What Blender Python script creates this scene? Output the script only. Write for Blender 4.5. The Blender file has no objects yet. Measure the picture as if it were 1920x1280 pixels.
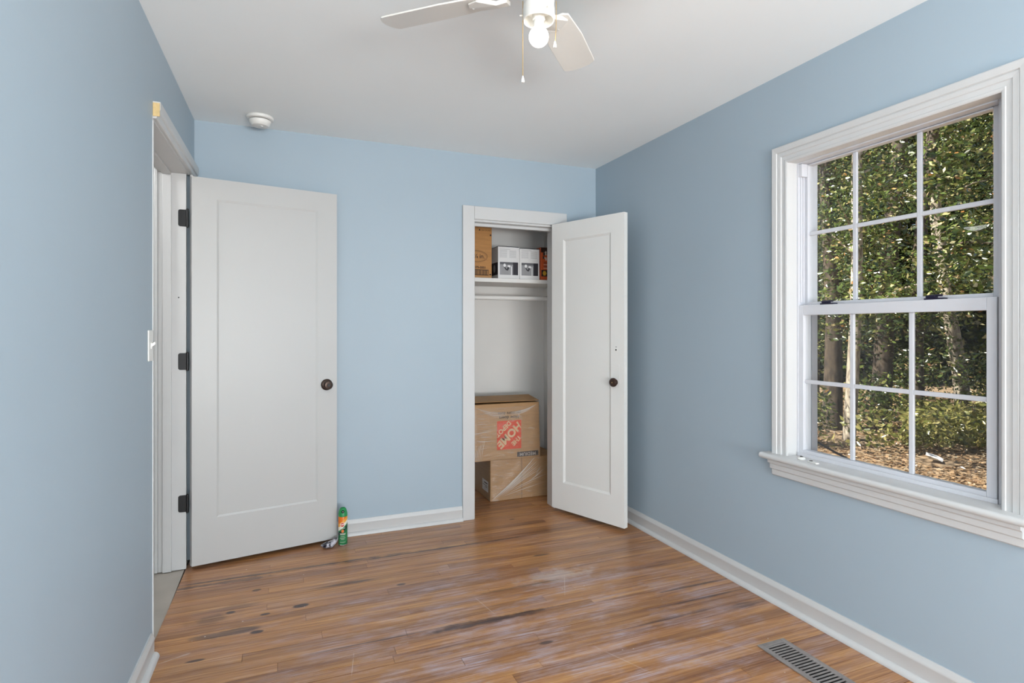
import bpy, bmesh, math, random
import numpy as np
from mathutils import Vector, Matrix, noise

random.seed(7)
rng = np.random.default_rng(11)
S = bpy.context.scene
COL = S.collection
PI = math.pi

# ------------------------------------------------------------------ room dimensions (metres)
XR, YB, YN, CZ = 2.119, 3.588, -2.60, 2.423          # right wall, back wall, near wall, ceiling
XL0, LSH = -0.446, 0.016                             # left wall runs very slightly out of square


def xl(y):
    return XL0 + LSH * (y - YB)


# ------------------------------------------------------------------ camera
cam = bpy.data.cameras.new('camera')
cam.sensor_width = 36.0
cam.lens = 36.0 * 1063.3 / 1920.0
cam.shift_y = -23.3 / 1920.0
cam.clip_start = 0.02
cam.clip_end = 300
camo = bpy.data.objects.new('camera', cam)
COL.objects.link(camo)
camo.location = (0, 0, 1.26)
camo.rotation_euler = (PI / 2, 0, -0.387)
S.camera = camo

# ------------------------------------------------------------------ view, sky, sun, added fill lamps
S.view_settings.view_transform = 'Standard'
S.view_settings.look = 'None'
S.view_settings.exposure = 0.2
S.view_settings.gamma = 1.0
S.view_settings.use_curve_mapping = False

W = bpy.data.worlds.new('sky')
S.world = W
W.use_nodes = True
wn = W.node_tree.nodes
wl = W.node_tree.links
sky = wn.new('ShaderNodeTexSky')
sky.sky_type = 'NISHITA'
sky.sun_disc = False
sky.sun_elevation = math.radians(48)
sky.sun_rotation = math.radians(-50)
sky.air_density = 1.0
sky.dust_density = 1.5
wl.new(sky.outputs[0], wn['Background'].inputs[0])
wn['Background'].inputs[1].default_value = 0.13

sun = bpy.data.lights.new('sun', 'SUN')
sun.energy = 15.0
sun.angle = math.radians(0.6)
sun.color = (1.0, 0.94, 0.84)
suno = bpy.data.objects.new('sun', sun)
COL.objects.link(suno)
suno.rotation_euler = (Vector((0.62, -0.22, -0.75))).to_track_quat('-Z', 'Y').to_euler()

# area lamp added to light the room, at an added window behind the photographer
fill = bpy.data.lights.new('near_fill', 'AREA')
fill.shape = 'RECTANGLE'
fill.size, fill.size_y = 2.1, 1.5
fill.energy = 18
fill.color = (0.84, 0.93, 1.0)
fillo = bpy.data.objects.new('near_fill', fill)
COL.objects.link(fillo)
fillo.location = (0.85, YN - 0.20, 1.40)
fillo.rotation_euler = (PI / 2, 0, 0)
# another added lamp, at an added right-wall window out of view
fill2 = bpy.data.lights.new('right_fill', 'AREA')
fill2.shape = 'RECTANGLE'
fill2.size, fill2.size_y = 1.2, 1.3
fill2.energy = 60
fill2.color = (0.86, 0.94, 1.0)
fill2o = bpy.data.objects.new('right_fill', fill2)
COL.objects.link(fill2o)
fill2o.location = (XR + 0.24, -1.25, 1.36)
fill2o.rotation_euler = (PI / 2 + math.radians(4), 0, PI / 2)
# a third added lamp, at an added left-wall window, also out of view
fill3 = bpy.data.lights.new('left_fill', 'AREA')
fill3.shape = 'RECTANGLE'
fill3.size, fill3.size_y = 1.2, 1.3
fill3.energy = 70
fill3.color = (0.93, 0.97, 1.0)
fill3o = bpy.data.objects.new('left_fill', fill3)
COL.objects.link(fill3o)
fill3o.location = (XL0 - 0.34, -1.25, 1.36)
fill3o.rotation_euler = (PI / 2 + math.radians(14), 0, -PI / 2 + math.radians(14))
# low lamp added outside the near wall, imitating bounce off a sunlit yard
yard = bpy.data.lights.new('yard_fill', 'AREA')
yard.shape = 'RECTANGLE'
yard.size, yard.size_y = 2.2, 1.2
yard.energy = 285
yard.color = (0.97, 0.99, 1.0)
yardo = bpy.data.objects.new('yard_fill', yard)
COL.objects.link(yardo)
yardo.location = (0.85, YN - 0.75, 0.55)
yardo.rotation_euler = (PI / 2 + math.radians(13), 0, 0)


# ------------------------------------------------------------------ materials
def srgb(r, g, b):
    f = lambda c: c / 12.92 if c <= 0.04045 else ((c + 0.055) / 1.055) ** 2.4
    return (f(r / 255), f(g / 255), f(b / 255), 1.0)


def new_mat(name):
    m = bpy.data.materials.new(name)
    m.use_nodes = True
    nt = m.node_tree
    return m, nt, nt.nodes, nt.links, nt.nodes['Principled BSDF']


def mat(name, col, rough=0.5, metal=0.0, var=0.04, scale=6.0, bump=0.0, bscale=80.0, spec=0.5, emit=None, estr=0.0):
    """plain procedural material: colour with faint mottling and fine relief"""
    m, nt, n, l, p = new_mat(name)
    p.inputs['Roughness'].default_value = rough
    p.inputs['Metallic'].default_value = metal
    p.inputs['Specular IOR Level'].default_value = spec
    tc = n.new('ShaderNodeTexCoord')
    nz = n.new('ShaderNodeTexNoise')
    nz.inputs['Scale'].default_value = scale
    nz.inputs['Detail'].default_value = 4
    l.new(tc.outputs['Object'], nz.inputs['Vector'])
    cr = n.new('ShaderNodeValToRGB')
    a = tuple(max(0, c * (1 - var)) for c in col[:3]) + (1,)
    b = tuple(min(1, c * (1 + var)) for c in col[:3]) + (1,)
    cr.color_ramp.elements[0].position = 0.3
    cr.color_ramp.elements[0].color = a
    cr.color_ramp.elements[1].position = 0.7
    cr.color_ramp.elements[1].color = b
    l.new(nz.outputs[0], cr.inputs[0])
    l.new(cr.outputs[0], p.inputs['Base Color'])
    if bump:
        nb = n.new('ShaderNodeTexNoise')
        nb.inputs['Scale'].default_value = bscale
        nb.inputs['Detail'].default_value = 3
        l.new(tc.outputs['Object'], nb.inputs['Vector'])
        bp = n.new('ShaderNodeBump')
        bp.inputs['Strength'].default_value = bump
        bp.inputs['Distance'].default_value = 0.002
        l.new(nb.outputs[0], bp.inputs['Height'])
        l.new(bp.outputs[0], p.inputs['Normal'])
    if emit:
        p.inputs['Emission Color'].default_value = emit
        p.inputs['Emission Strength'].default_value = estr
    return m


M = {}
M['wall'] = mat('blue wall paint', srgb(165, 181, 192), 0.5, var=0.015, scale=1.5, bump=0.06, bscale=140)
M['ceiling'] = mat('white ceiling paint', srgb(244, 248, 248), 0.8, var=0.012, scale=1.2, bump=0.05, bscale=120)
M['closet_wall'] = mat('closet wall paint', srgb(226, 224, 220), 0.6, var=0.03, scale=2.5, bump=0.05)
M['trim'] = mat('white trim paint', srgb(203, 203, 202), 0.35, var=0.012, scale=5, bump=0.03, bscale=60)
M['olddoor'] = mat('lightened closet door paint', srgb(228, 227, 223), 0.38, var=0.012, scale=2, bump=0.03, bscale=60)  # lightened copy of the door paint, making up for dim light there
M['door'] = mat('white door paint', srgb(190, 190, 188), 0.38, var=0.008, scale=2, bump=0.02, bscale=60)
M['vinyl'] = mat('white vinyl', srgb(206, 207, 212), 0.3, var=0.01)
M['plastic'] = mat('white plastic', srgb(232, 231, 226), 0.35, var=0.01)
M['fan'] = mat('fan white enamel', srgb(226, 223, 216), 0.35, var=0.012)
M['black'] = mat('black metal', srgb(18, 18, 20), 0.42, var=0.1)
M['bronze'] = mat('dark bronze metal', srgb(62, 50, 44), 0.3, metal=0.8, var=0.1)
M['brownknob'] = mat('brown worn knob', srgb(64, 44, 36), 0.3, metal=0.4, var=0.2, scale=40)
M['brass'] = mat('brass chain', srgb(196, 165, 108), 0.35, metal=0.7)
M['rawwood'] = mat('raw pine end grain', srgb(214, 186, 132), 0.7, var=0.12, scale=60)
M['navy'] = mat('dark lock plastic', srgb(24, 20, 46), 0.35, var=0.1)
M['register'] = mat('scuffed register metal', srgb(150, 142, 138), 0.42, metal=0.25, var=0.18, scale=30)
M['duct'] = mat('painted duct shade', srgb(20, 18, 18), 0.8)
M['dark'] = mat('dark hole', srgb(12, 12, 13), 0.9)
M['hallgrey'] = mat('hall grey paint', srgb(190, 188, 184), 0.6)
M['hallblue'] = mat('hall blue grey panel', srgb(150, 168, 190), 0.5)
M['hallbeige'] = mat('hall beige panel', srgb(186, 178, 168), 0.6)
M['hallfloor'] = mat('pale hall floor', srgb(176, 168, 158), 0.5, var=0.1, scale=5)
M['subfloor'] = mat('dark subfloor', srgb(38, 26, 20), 0.9)
M['outside'] = mat('outside wall siding', srgb(200, 202, 204), 0.6)


def mat_card(name, col, dark=0.82):
    m, nt, n, l, p = new_mat(name)
    p.inputs['Roughness'].default_value = 0.62
    tc = n.new('ShaderNodeTexCoord')
    mp = n.new('ShaderNodeMapping')
    mp.inputs['Scale'].default_value = (6, 6, 40)
    nz = n.new('ShaderNodeTexNoise')
    nz.inputs['Scale'].default_value = 2.0
    nz.inputs['Detail'].default_value = 5
    l.new(tc.outputs['Object'], mp.inputs['Vector'])
    l.new(mp.outputs[0], nz.inputs['Vector'])
    cr = n.new('ShaderNodeValToRGB')
    cr.color_ramp.elements[0].position = 0.3
    cr.color_ramp.elements[0].color = tuple(c * dark for c in col[:3]) + (1,)
    cr.color_ramp.elements[1].position = 0.75
    cr.color_ramp.elements[1].color = col
    l.new(nz.outputs[0], cr.inputs[0])
    l.new(cr.outputs[0], p.inputs['Base Color'])
    wv = n.new('ShaderNodeTexWave')
    wv.inputs['Scale'].default_value = 60
    l.new(tc.outputs['Object'], wv.inputs['Vector'])
    bp = n.new('ShaderNodeBump')
    bp.inputs['Strength'].default_value = 0.05
    bp.inputs['Distance'].default_value = 0.001
    l.new(wv.outputs[1], bp.inputs['Height'])
    l.new(bp.outputs[0], p.inputs['Normal'])
    return m


M['card'] = mat_card('brown cardboard', srgb(176, 136, 92))
M['card2'] = mat_card('amber cardboard', srgb(186, 132, 72))
M['whitecard'] = mat('white carton', srgb(226, 225, 224), 0.45, var=0.01)
M['orangecard'] = mat('orange carton', srgb(206, 92, 44), 0.45, var=0.12, scale=14)
M['ink'] = mat('black ink', srgb(40, 30, 24), 0.7)
M['inkfaint'] = mat('grey ink', srgb(176, 175, 174), 0.7)
M['logo'] = mat('orange print', srgb(206, 66, 26), 0.6, var=0.05)
M['logotext'] = mat('tan print', srgb(205, 175, 134), 0.6)
M['strip'] = mat('dark brown print', srgb(58, 46, 42), 0.6)
M['striptext'] = mat('grey print', srgb(176, 168, 160), 0.6)
M['photo_grey'] = mat('photo grey print', srgb(150, 150, 152), 0.5, var=0.12, scale=12)
M['photo_dark'] = mat('photo dark print', srgb(40, 38, 46), 0.5)
M['photo_light'] = mat('photo light print', srgb(240, 240, 240), 0.5)
M['photo_mid'] = mat('photo mid print', srgb(96, 96, 100), 0.5)
M['yellow'] = mat('yellow print', srgb(208, 160, 48), 0.5)
M['cream'] = mat('cream print', srgb(222, 206, 186), 0.5)


def mat_floor():
    m, nt, n, l, p = new_mat('worn pine strip floor')
    geo = n.new('ShaderNodeNewGeometry')
    oi = n.new('ShaderNodeObjectInfo')
    sep = n.new('ShaderNodeSeparateXYZ')
    l.new(geo.outputs['Position'], sep.inputs[0])

    def math_(op, a, b=None, c=None):
        x = n.new('ShaderNodeMath')
        x.operation = op
        for i, v in enumerate((a, b, c)):
            if v is None:
                continue
            if isinstance(v, (int, float)):
                x.inputs[i].default_value = v
            else:
                l.new(v, x.inputs[i])
        return x.outputs[0]

    def combine(x, y, z):
        c = n.new('ShaderNodeCombineXYZ')
        for i, v in enumerate((x, y, z)):
            if isinstance(v, (int, float)):
                c.inputs[i].default_value = v
            else:
                l.new(v, c.inputs[i])
        return c.outputs[0]

    def noise_(vec, scale, detail=4, rough=0.55, dist=0.0):
        t = n.new('ShaderNodeTexNoise')
        t.inputs['Scale'].default_value = scale
        t.inputs['Detail'].default_value = detail
        t.inputs['Roughness'].default_value = rough
        t.inputs['Distortion'].default_value = dist
        l.new(vec, t.inputs['Vector'])
        return t.outputs[0]

    def ramp(fac, stops):
        r = n.new('ShaderNodeValToRGB')
        el = r.color_ramp.elements
        el[0].position, el[0].color = stops[0]
        el[1].position, el[1].color = stops[1]
        for pos, colr in stops[2:]:
            e = el.new(pos)
            e.color = colr
        l.new(fac, r.inputs[0])
        return r.outputs[0]

    def mix(fac, a, b):
        x = n.new('ShaderNodeMix')
        x.data_type = 'RGBA'
        if isinstance(fac, (int, float)):
            x.inputs[0].default_value = fac
        else:
            l.new(fac, x.inputs[0])
        for i, v in ((6, a), (7, b)):
            if isinstance(v, tuple):
                x.inputs[i].default_value = v
            else:
                l.new(v, x.inputs[i])
        return x.outputs[2]

    rnd = oi.outputs['Random']
    X, Y = sep.outputs[0], sep.outputs[1]
    off = math_('MULTIPLY', rnd, 37.0)
    v1 = combine(math_('ADD', math_('MULTIPLY', X, 1.6), off), math_('MULTIPLY', Y, 42.0), off)
    g1 = noise_(v1, 1.0, 6, 0.6, 0.6)                   # long grain
    v2 = combine(math_('ADD', math_('MULTIPLY', X, 5.0), off), math_('MULTIPLY', Y, 190.0), off)
    g2 = noise_(v2, 1.0, 3, 0.6, 0.2)                   # fine grain
    v3 = combine(math_('ADD', math_('MULTIPLY', X, 9.0), off), math_('MULTIPLY', Y, 420.0), off)
    g3 = noise_(v3, 1.0, 2, 0.5, 0.3)                   # pores
    grain = math_('ADD', math_('ADD', math_('MULTIPLY', g1, 0.56), math_('MULTIPLY', g2, 0.30)), math_('MULTIPLY', g3, 0.14))
    base = ramp(grain, [(0.33, srgb(96, 58, 38)), (0.66, srgb(212, 162, 104)), (0.44, srgb(158, 106, 64)), (0.54, srgb(184, 132, 80))])
    tone = ramp(rnd, [(0.0, (0.70, 0.64, 0.62, 1)), (1.0, (1.0, 0.98, 0.94, 1)), (0.3, (0.90, 0.86, 0.83, 1)), (0.7, (1.05, 1.02, 0.97, 1))])
    mul = n.new('ShaderNodeMix')
    mul.data_type = 'RGBA'
    mul.blend_type = 'MULTIPLY'
    mul.inputs[0].default_value = 1.0
    l.new(base, mul.inputs[6])
    l.new(tone, mul.inputs[7])
    c = mul.outputs[2]

    # worn, whitened finish: scuffs drawn along the boards, heaviest in the middle of the room
    def ell(cx, cy, rx, ry, soft=1.0, wob=0.25, ws=6.0, rot=0.0):
        nz = noise_(geo.outputs['Position'], ws, 3)
        dx0 = math_('ADD', X, -cx)
        dy0 = math_('ADD', Y, -cy)
        if rot:
            ca, sa = math.cos(rot), math.sin(rot)
            dx1 = math_('ADD', math_('MULTIPLY', dx0, ca), math_('MULTIPLY', dy0, sa))
            dy1 = math_('ADD', math_('MULTIPLY', dx0, -sa), math_('MULTIPLY', dy0, ca))
            dx0, dy0 = dx1, dy1
        dx = math_('DIVIDE', dx0, rx)
        dy = math_('DIVIDE', dy0, ry)
        d = math_('SQRT', math_('ADD', math_('MULTIPLY', dx, dx), math_('MULTIPLY', dy, dy)))
        d = math_('ADD', d, math_('MULTIPLY', math_('SUBTRACT', nz, 0.5), wob * 4))
        mr = n.new('ShaderNodeMapRange')
        mr.interpolation_type = 'SMOOTHSTEP'
        mr.inputs[1].default_value = 1.0 + soft * 0.5
        mr.inputs[2].default_value = 1.0 - soft * 0.5
        mr.inputs[3].default_value = 0.0
        mr.inputs[4].default_value = 1.0
        l.new(d, mr.inputs[0])
        return mr.outputs[0]

    wear = ell(1.05, 2.05, 1.0, 0.75, 1.4, 0.35, 1.6)
    wear = math_('MAXIMUM', wear, math_('MULTIPLY', ell(0.75, 2.62, 0.95, 0.13, 1.2, 0.4, 3.0), 0.8))
    patch = noise_(combine(math_('MULTIPLY', X, 2.2), math_('MULTIPLY', Y, 5.0), 3.0), 2.2, 5, 0.65)
    patchm = ramp(patch, [(0.43, (0, 0, 0, 1)), (0.66, (1, 1, 1, 1))])
    streak = ramp(g2, [(0.40, (0.15, 0.15, 0.15, 1)), (0.62, (1, 1, 1, 1))])
    wsum = math_('MULTIPLY', math_('MULTIPLY', math_('ADD', math_('MULTIPLY', wear, 0.75), 0.28), patchm), streak)
    c = mix(math_('MULTIPLY', wsum, 0.85), c, srgb(188, 176, 188))
    spot = ell(1.30, 2.60, 0.14, 0.05, 1.6, 0.9, 16)
    c = mix(math_('MULTIPLY', spot, 0.5), c, srgb(206, 196, 194))

    # dark boards' streaks, knots and stains
    dk = srgb(46, 26, 34)
    lines = ramp(g2, [(0.46, (1, 1, 1, 1)), (0.74, (0.40, 0.40, 0.40, 1))])
    for (cx, cy, rx, ry, st, soft, wob) in [
        (0.845, 2.308, 0.27, 0.022, 0.92, 0.8, 0.5), (0.05, 3.19, 0.62, 0.010, 0.9, 0.9, 0.5), (0.9, 3.17, 0.62, 0.009, 0.85, 0.9, 0.5),
        (-0.25, 3.15, 0.26, 0.016, 0.8, 0.8, 0.7), (0.30, 2.912, 0.14, 0.014, 0.75, 0.6, 0.3), (-0.20, 2.622, 0.13, 0.025, 0.8, 0.6, 0.3),
        (0.086, 2.756, 0.034, 0.016, 0.95, 0.5, 0.25), (-0.092, 2.588, 0.026, 0.013, 0.95, 0.5, 0.25), (-0.208, 2.808, 0.02, 0.014, 0.9, 0.5, 0.25),
        (-0.065, 2.734, 0.02, 0.009, 0.9, 0.5, 0.25), (-0.109, 3.001, 0.02, 0.012, 0.75, 0.6, 0.3), (-0.27, 2.77, 0.09, 0.04, 0.55, 1.2, 0.6),
        (-0.19, 2.86, 0.13, 0.018, 0.4, 1.2, 0.5), (1.10, 2.555, 0.22, 0.008, 0.7, 0.8, 0.4), (1.88, 2.245, 0.22, 0.010, 0.75, 0.9, 0.5),
        (1.85, 2.125, 0.24, 0.007, 0.7, 0.9, 0.4), (0.99, 2.06, 0.03, 0.010, 0.8, 0.6, 0.3), (-0.30, 2.45, 0.03, 0.008, 0.85, 0.6, 0.3),
        (1.98, 2.0, 0.10, 0.02, 0.6, 0.9, 0.6), (1.60, 2.03, 0.20, 0.010, 0.55, 0.9, 0.5), (0.4, 2.33, 0.30, 0.006, 0.6, 0.9, 0.4),
        (1.42, 3.48, 0.02, 0.008, 0.8, 0.5, 0.3), (0.55, 2.80, 0.02, 0.010, 0.8, 0.5, 0.3), (1.34, 2.87, 0.05, 0.010, 0.7, 0.6, 0.4)]:
        e_ = ell(cx, cy, rx, ry, soft, wob, 11.0)
        if rx > 0.08:
            e_ = math_('MULTIPLY', e_, lines)
        c = mix(math_('MULTIPLY', e_, st), c, dk)
    # thin pale scratches
    for (cx, cy, rx, ry, rot) in [(0.86, 2.44, 0.10, 0.0016, 1.75), (1.30, 2.50, 0.10, 0.0018, 1.1), (1.66, 1.78, 0.10, 0.0016, 2.2), (1.2, 1.86, 0.12, 0.0016, 2.0), (-0.37, 2.50, 0.045, 0.004, 0.35), (0.25, 2.2, 0.07, 0.0015, 1.4)]:
        c = mix(math_('MULTIPLY', ell(cx, cy, rx, ry, 0.9, 0.7, 22.0, rot), 0.3), c, srgb(226, 216, 212))
    # paint specks
    vo = n.new('ShaderNodeTexVoronoi')
    vo.inputs['Scale'].default_value = 17
    l.new(geo.outputs['Position'], vo.inputs['Vector'])
    sp = ramp(vo.outputs['Distance'], [(0.035, (1, 1, 1, 1)), (0.06, (0, 0, 0, 1))])
    spm = ramp(noise_(geo.outputs['Position'], 5.0, 2), [(0.56, (0, 0, 0, 1)), (0.60, (1, 1, 1, 1))])
    c = mix(math_('MULTIPLY', math_('MULTIPLY', sp, spm), 0.8), c, srgb(226, 222, 218))
    l.new(c, p.inputs['Base Color'])
    rr = n.new('ShaderNodeMapRange')
    p.inputs['Specular IOR Level'].default_value = 0.7
    p.inputs['Coat Weight'].default_value = 0.25
    p.inputs['Coat Roughness'].default_value = 0.22
    rr.inputs[3].default_value = 0.30
    rr.inputs[4].default_value = 0.52
    l.new(patch, rr.inputs[0])
    l.new(rr.outputs[0], p.inputs['Roughness'])
    bp = n.new('ShaderNodeBump')
    bp.inputs['Strength'].default_value = 0.12
    bp.inputs['Distance'].default_value = 0.002
    l.new(grain, bp.inputs['Height'])
    l.new(bp.outputs[0], p.inputs['Normal'])
    return m


M['floor'] = mat_floor()


def mat_glass(name, tint=(0.97, 0.985, 0.98, 1), refl=0.10):
    m, nt, n, l, p = new_mat(name)
    n.remove(p)
    out = n['Material Output']
    tr = n.new('ShaderNodeBsdfTransparent')
    tr.inputs[0].default_value = tint
    gl = n.new('ShaderNodeBsdfGlossy')
    gl.inputs['Roughness'].default_value = 0.02
    fr = n.new('ShaderNodeFresnel')
    fr.inputs[0].default_value = 1.45
    mx = n.new('ShaderNodeMixShader')
    ml = n.new('ShaderNodeMath')
    ml.operation = 'MULTIPLY'
    ml.inputs[1].default_value = refl * 10
    l.new(fr.outputs[0], ml.inputs[0])
    l.new(ml.outputs[0], mx.inputs[0])
    l.new(tr.outputs[0], mx.inputs[1])
    l.new(gl.outputs[0], mx.inputs[2])
    l.new(mx.outputs[0], out.inputs[0])
    return m


M['glass'] = mat_glass('window glass', refl=0.045)


def mat_mesh(name, col, alpha):
    m, nt, n, l, p = new_mat(name)
    n.remove(p)
    tr = n.new('ShaderNodeBsdfTransparent')
    df = n.new('ShaderNodeBsdfDiffuse')
    df.inputs[0].default_value = col
    mx = n.new('ShaderNodeMixShader')
    tc = n.new('ShaderNodeTexCoord')
    nz = n.new('ShaderNodeTexNoise')
    nz.inputs['Scale'].default_value = 6
    l.new(tc.outputs['Object'], nz.inputs['Vector'])
    mr = n.new('ShaderNodeMapRange')
    mr.inputs[3].default_value = alpha * 0.85
    mr.inputs[4].default_value = alpha * 1.15
    l.new(nz.outputs[0], mr.inputs[0])
    l.new(mr.outputs[0], mx.inputs[0])
    l.new(tr.outputs[0], mx.inputs[1])
    l.new(df.outputs[0], mx.inputs[2])
    l.new(mx.outputs[0], n['Material Output'].inputs[0])
    return m


M['screen'] = mat_mesh('insect screen', srgb(70, 70, 72), 0.36)


def mat_wrap(name):
    """cling film: mostly clear, shiny, with crease lines"""
    m, nt, n, l, p = new_mat(name)
    n.remove(p)
    tc = n.new('ShaderNodeTexCoord')
    mp = n.new('ShaderNodeMapping')
    mp.inputs['Scale'].default_value = (3, 3, 14)
    mp.inputs['Rotation'].default_value = (0.0, 0.5, 0.0)
    l.new(tc.outputs['Object'], mp.inputs['Vector'])
    nz = n.new('ShaderNodeTexNoise')
    nz.inputs['Scale'].default_value = 3
    nz.inputs['Detail'].default_value = 6
    nz.inputs['Distortion'].default_value = 1.5
    l.new(mp.outputs[0], nz.inputs['Vector'])
    cr = n.new('ShaderNodeValToRGB')
    cr.color_ramp.elements[0].position = 0.58
    cr.color_ramp.elements[0].color = (0.02, 0.03, 0.03, 1)
    cr.color_ramp.elements[1].position = 0.72
    cr.color_ramp.elements[1].color = (0.30, 0.30, 0.30, 1)
    l.new(nz.outputs[0], cr.inputs[0])
    bp = n.new('ShaderNodeBump')
    bp.inputs['Strength'].default_value = 0.9
    bp.inputs['Distance'].default_value = 0.01
    l.new(nz.outputs[0], bp.inputs['Height'])
    tr = n.new('ShaderNodeBsdfTransparent')
    gl = n.new('ShaderNodeBsdfGlossy')
    gl.inputs['Roughness'].default_value = 0.18
    l.new(bp.outputs[0], gl.inputs['Normal'])
    df = n.new('ShaderNodeBsdfDiffuse')
    df.inputs[0].default_value = srgb(236, 228, 218)
    a = n.new('ShaderNodeMixShader')
    a.inputs[0].default_value = 0.07
    l.new(tr.outputs[0], a.inputs[1])
    l.new(gl.outputs[0], a.inputs[2])
    b = n.new('ShaderNodeMixShader')
    l.new(cr.outputs[0], b.inputs[0])
    l.new(a.outputs[0], b.inputs[1])
    l.new(df.outputs[0], b.inputs[2])
    l.new(b.outputs[0], n['Material Output'].inputs[0])
    return m


M['wrap'] = mat_wrap('plastic cling wrap')


def mat_leaf(name, stops, trans=0.35):
    m, nt, n, l, p = new_mat(name)
    geo = n.new('ShaderNodeNewGeometry')
    cr = n.new('ShaderNodeValToRGB')
    el = cr.color_ramp.elements
    el[0].position, el[0].color = stops[0]
    el[1].position, el[1].color = stops[1]
    for a, b in stops[2:]:
        e = el.new(a)
        e.color = b
    l.new(geo.outputs['Random Per Island'], cr.inputs[0])
    l.new(cr.outputs[0], p.inputs['Base Color'])
    p.inputs['Roughness'].default_value = 0.27
    p.inputs['Specular IOR Level'].default_value = 0.8
    tl = n.new('ShaderNodeBsdfTranslucent')
    l.new(cr.outputs[0], tl.inputs[0])
    mx = n.new('ShaderNodeMixShader')
    mx.inputs[0].default_value = trans
    l.new(p.outputs[0], mx.inputs[1])
    l.new(tl.outputs[0], mx.inputs[2])
    l.new(mx.outputs[0], n['Material Output'].inputs[0])
    return m


M['leaf'] = mat_leaf('glossy green leaves', [(0.0, srgb(40, 52, 24)), (1.0, srgb(196, 132, 66)), (0.45, srgb(58, 74, 32)), (0.78, srgb(88, 104, 46)), (0.93, srgb(146, 150, 84)), (0.975, srgb(206, 198, 150))])
M['litter'] = mat_leaf('dry fallen leaves', [(0.0, srgb(134, 108, 80)), (1.0, srgb(206, 190, 164)), (0.5, srgb(170, 142, 110)), (0.8, srgb(118, 90, 64))], 0.1)
M['weed'] = mat_leaf('low weeds', [(0.0, srgb(84, 92, 44)), (1.0, srgb(176, 166, 104)), (0.5, srgb(122, 124, 66))], 0.35)


def mat_bark(name, a, b):
    m, nt, n, l, p = new_mat(name)
    tc = n.new('ShaderNodeTexCoord')
    mp = n.new('ShaderNodeMapping')
    mp.inputs['Scale'].default_value = (6, 6, 2.2)
    l.new(tc.outputs['Object'], mp.inputs['Vector'])
    nz = n.new('ShaderNodeTexNoise')
    nz.inputs['Scale'].default_value = 3
    nz.inputs['Detail'].default_value = 6
    l.new(mp.outputs[0], nz.inputs['Vector'])
    cr = n.new('ShaderNodeValToRGB')
    cr.color_ramp.elements[0].position = 0.35
    cr.color_ramp.elements[0].color = a
    cr.color_ramp.elements[1].position = 0.65
    cr.color_ramp.elements[1].color = b
    l.new(nz.outputs[0], cr.inputs[0])
    l.new(cr.outputs[0], p.inputs['Base Color'])
    p.inputs['Roughness'].default_value = 0.85
    bp = n.new('ShaderNodeBump')
    bp.inputs['Strength'].default_value = 0.6
    l.new(nz.outputs[0], bp.inputs['Height'])
    l.new(bp.outputs[0], p.inputs['Normal'])
    return m


M['bark'] = mat_bark('dark bark', srgb(44, 37, 30), srgb(84, 73, 60))
M['palebark'] = mat_bark('pale bark', srgb(96, 86, 74), srgb(182, 172, 154))


def mat_ground():
    m, nt, n, l, p = new_mat('leaf strewn earth')
    tc = n.new('ShaderNodeTexCoord')
    nz = n.new('ShaderNodeTexNoise')
    nz.inputs['Scale'].default_value = 9
    nz.inputs['Detail'].default_value = 8
    nz.inputs['Roughness'].default_value = 0.7
    l.new(tc.outputs['Object'], nz.inputs['Vector'])
    cr = n.new('ShaderNodeValToRGB')
    cr.color_ramp.elements[0].position = 0.35
    cr.color_ramp.elements[0].color = srgb(92, 76, 58)
    cr.color_ramp.elements[1].position = 0.65
    cr.color_ramp.elements[1].color = srgb(168, 144, 114)
    l.new(nz.outputs[0], cr.inputs[0])
    l.new(cr.outputs[0], p.inputs['Base Color'])
    p.inputs['Roughness'].default_value = 0.95
    return m


M['ground'] = mat_ground()


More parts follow.
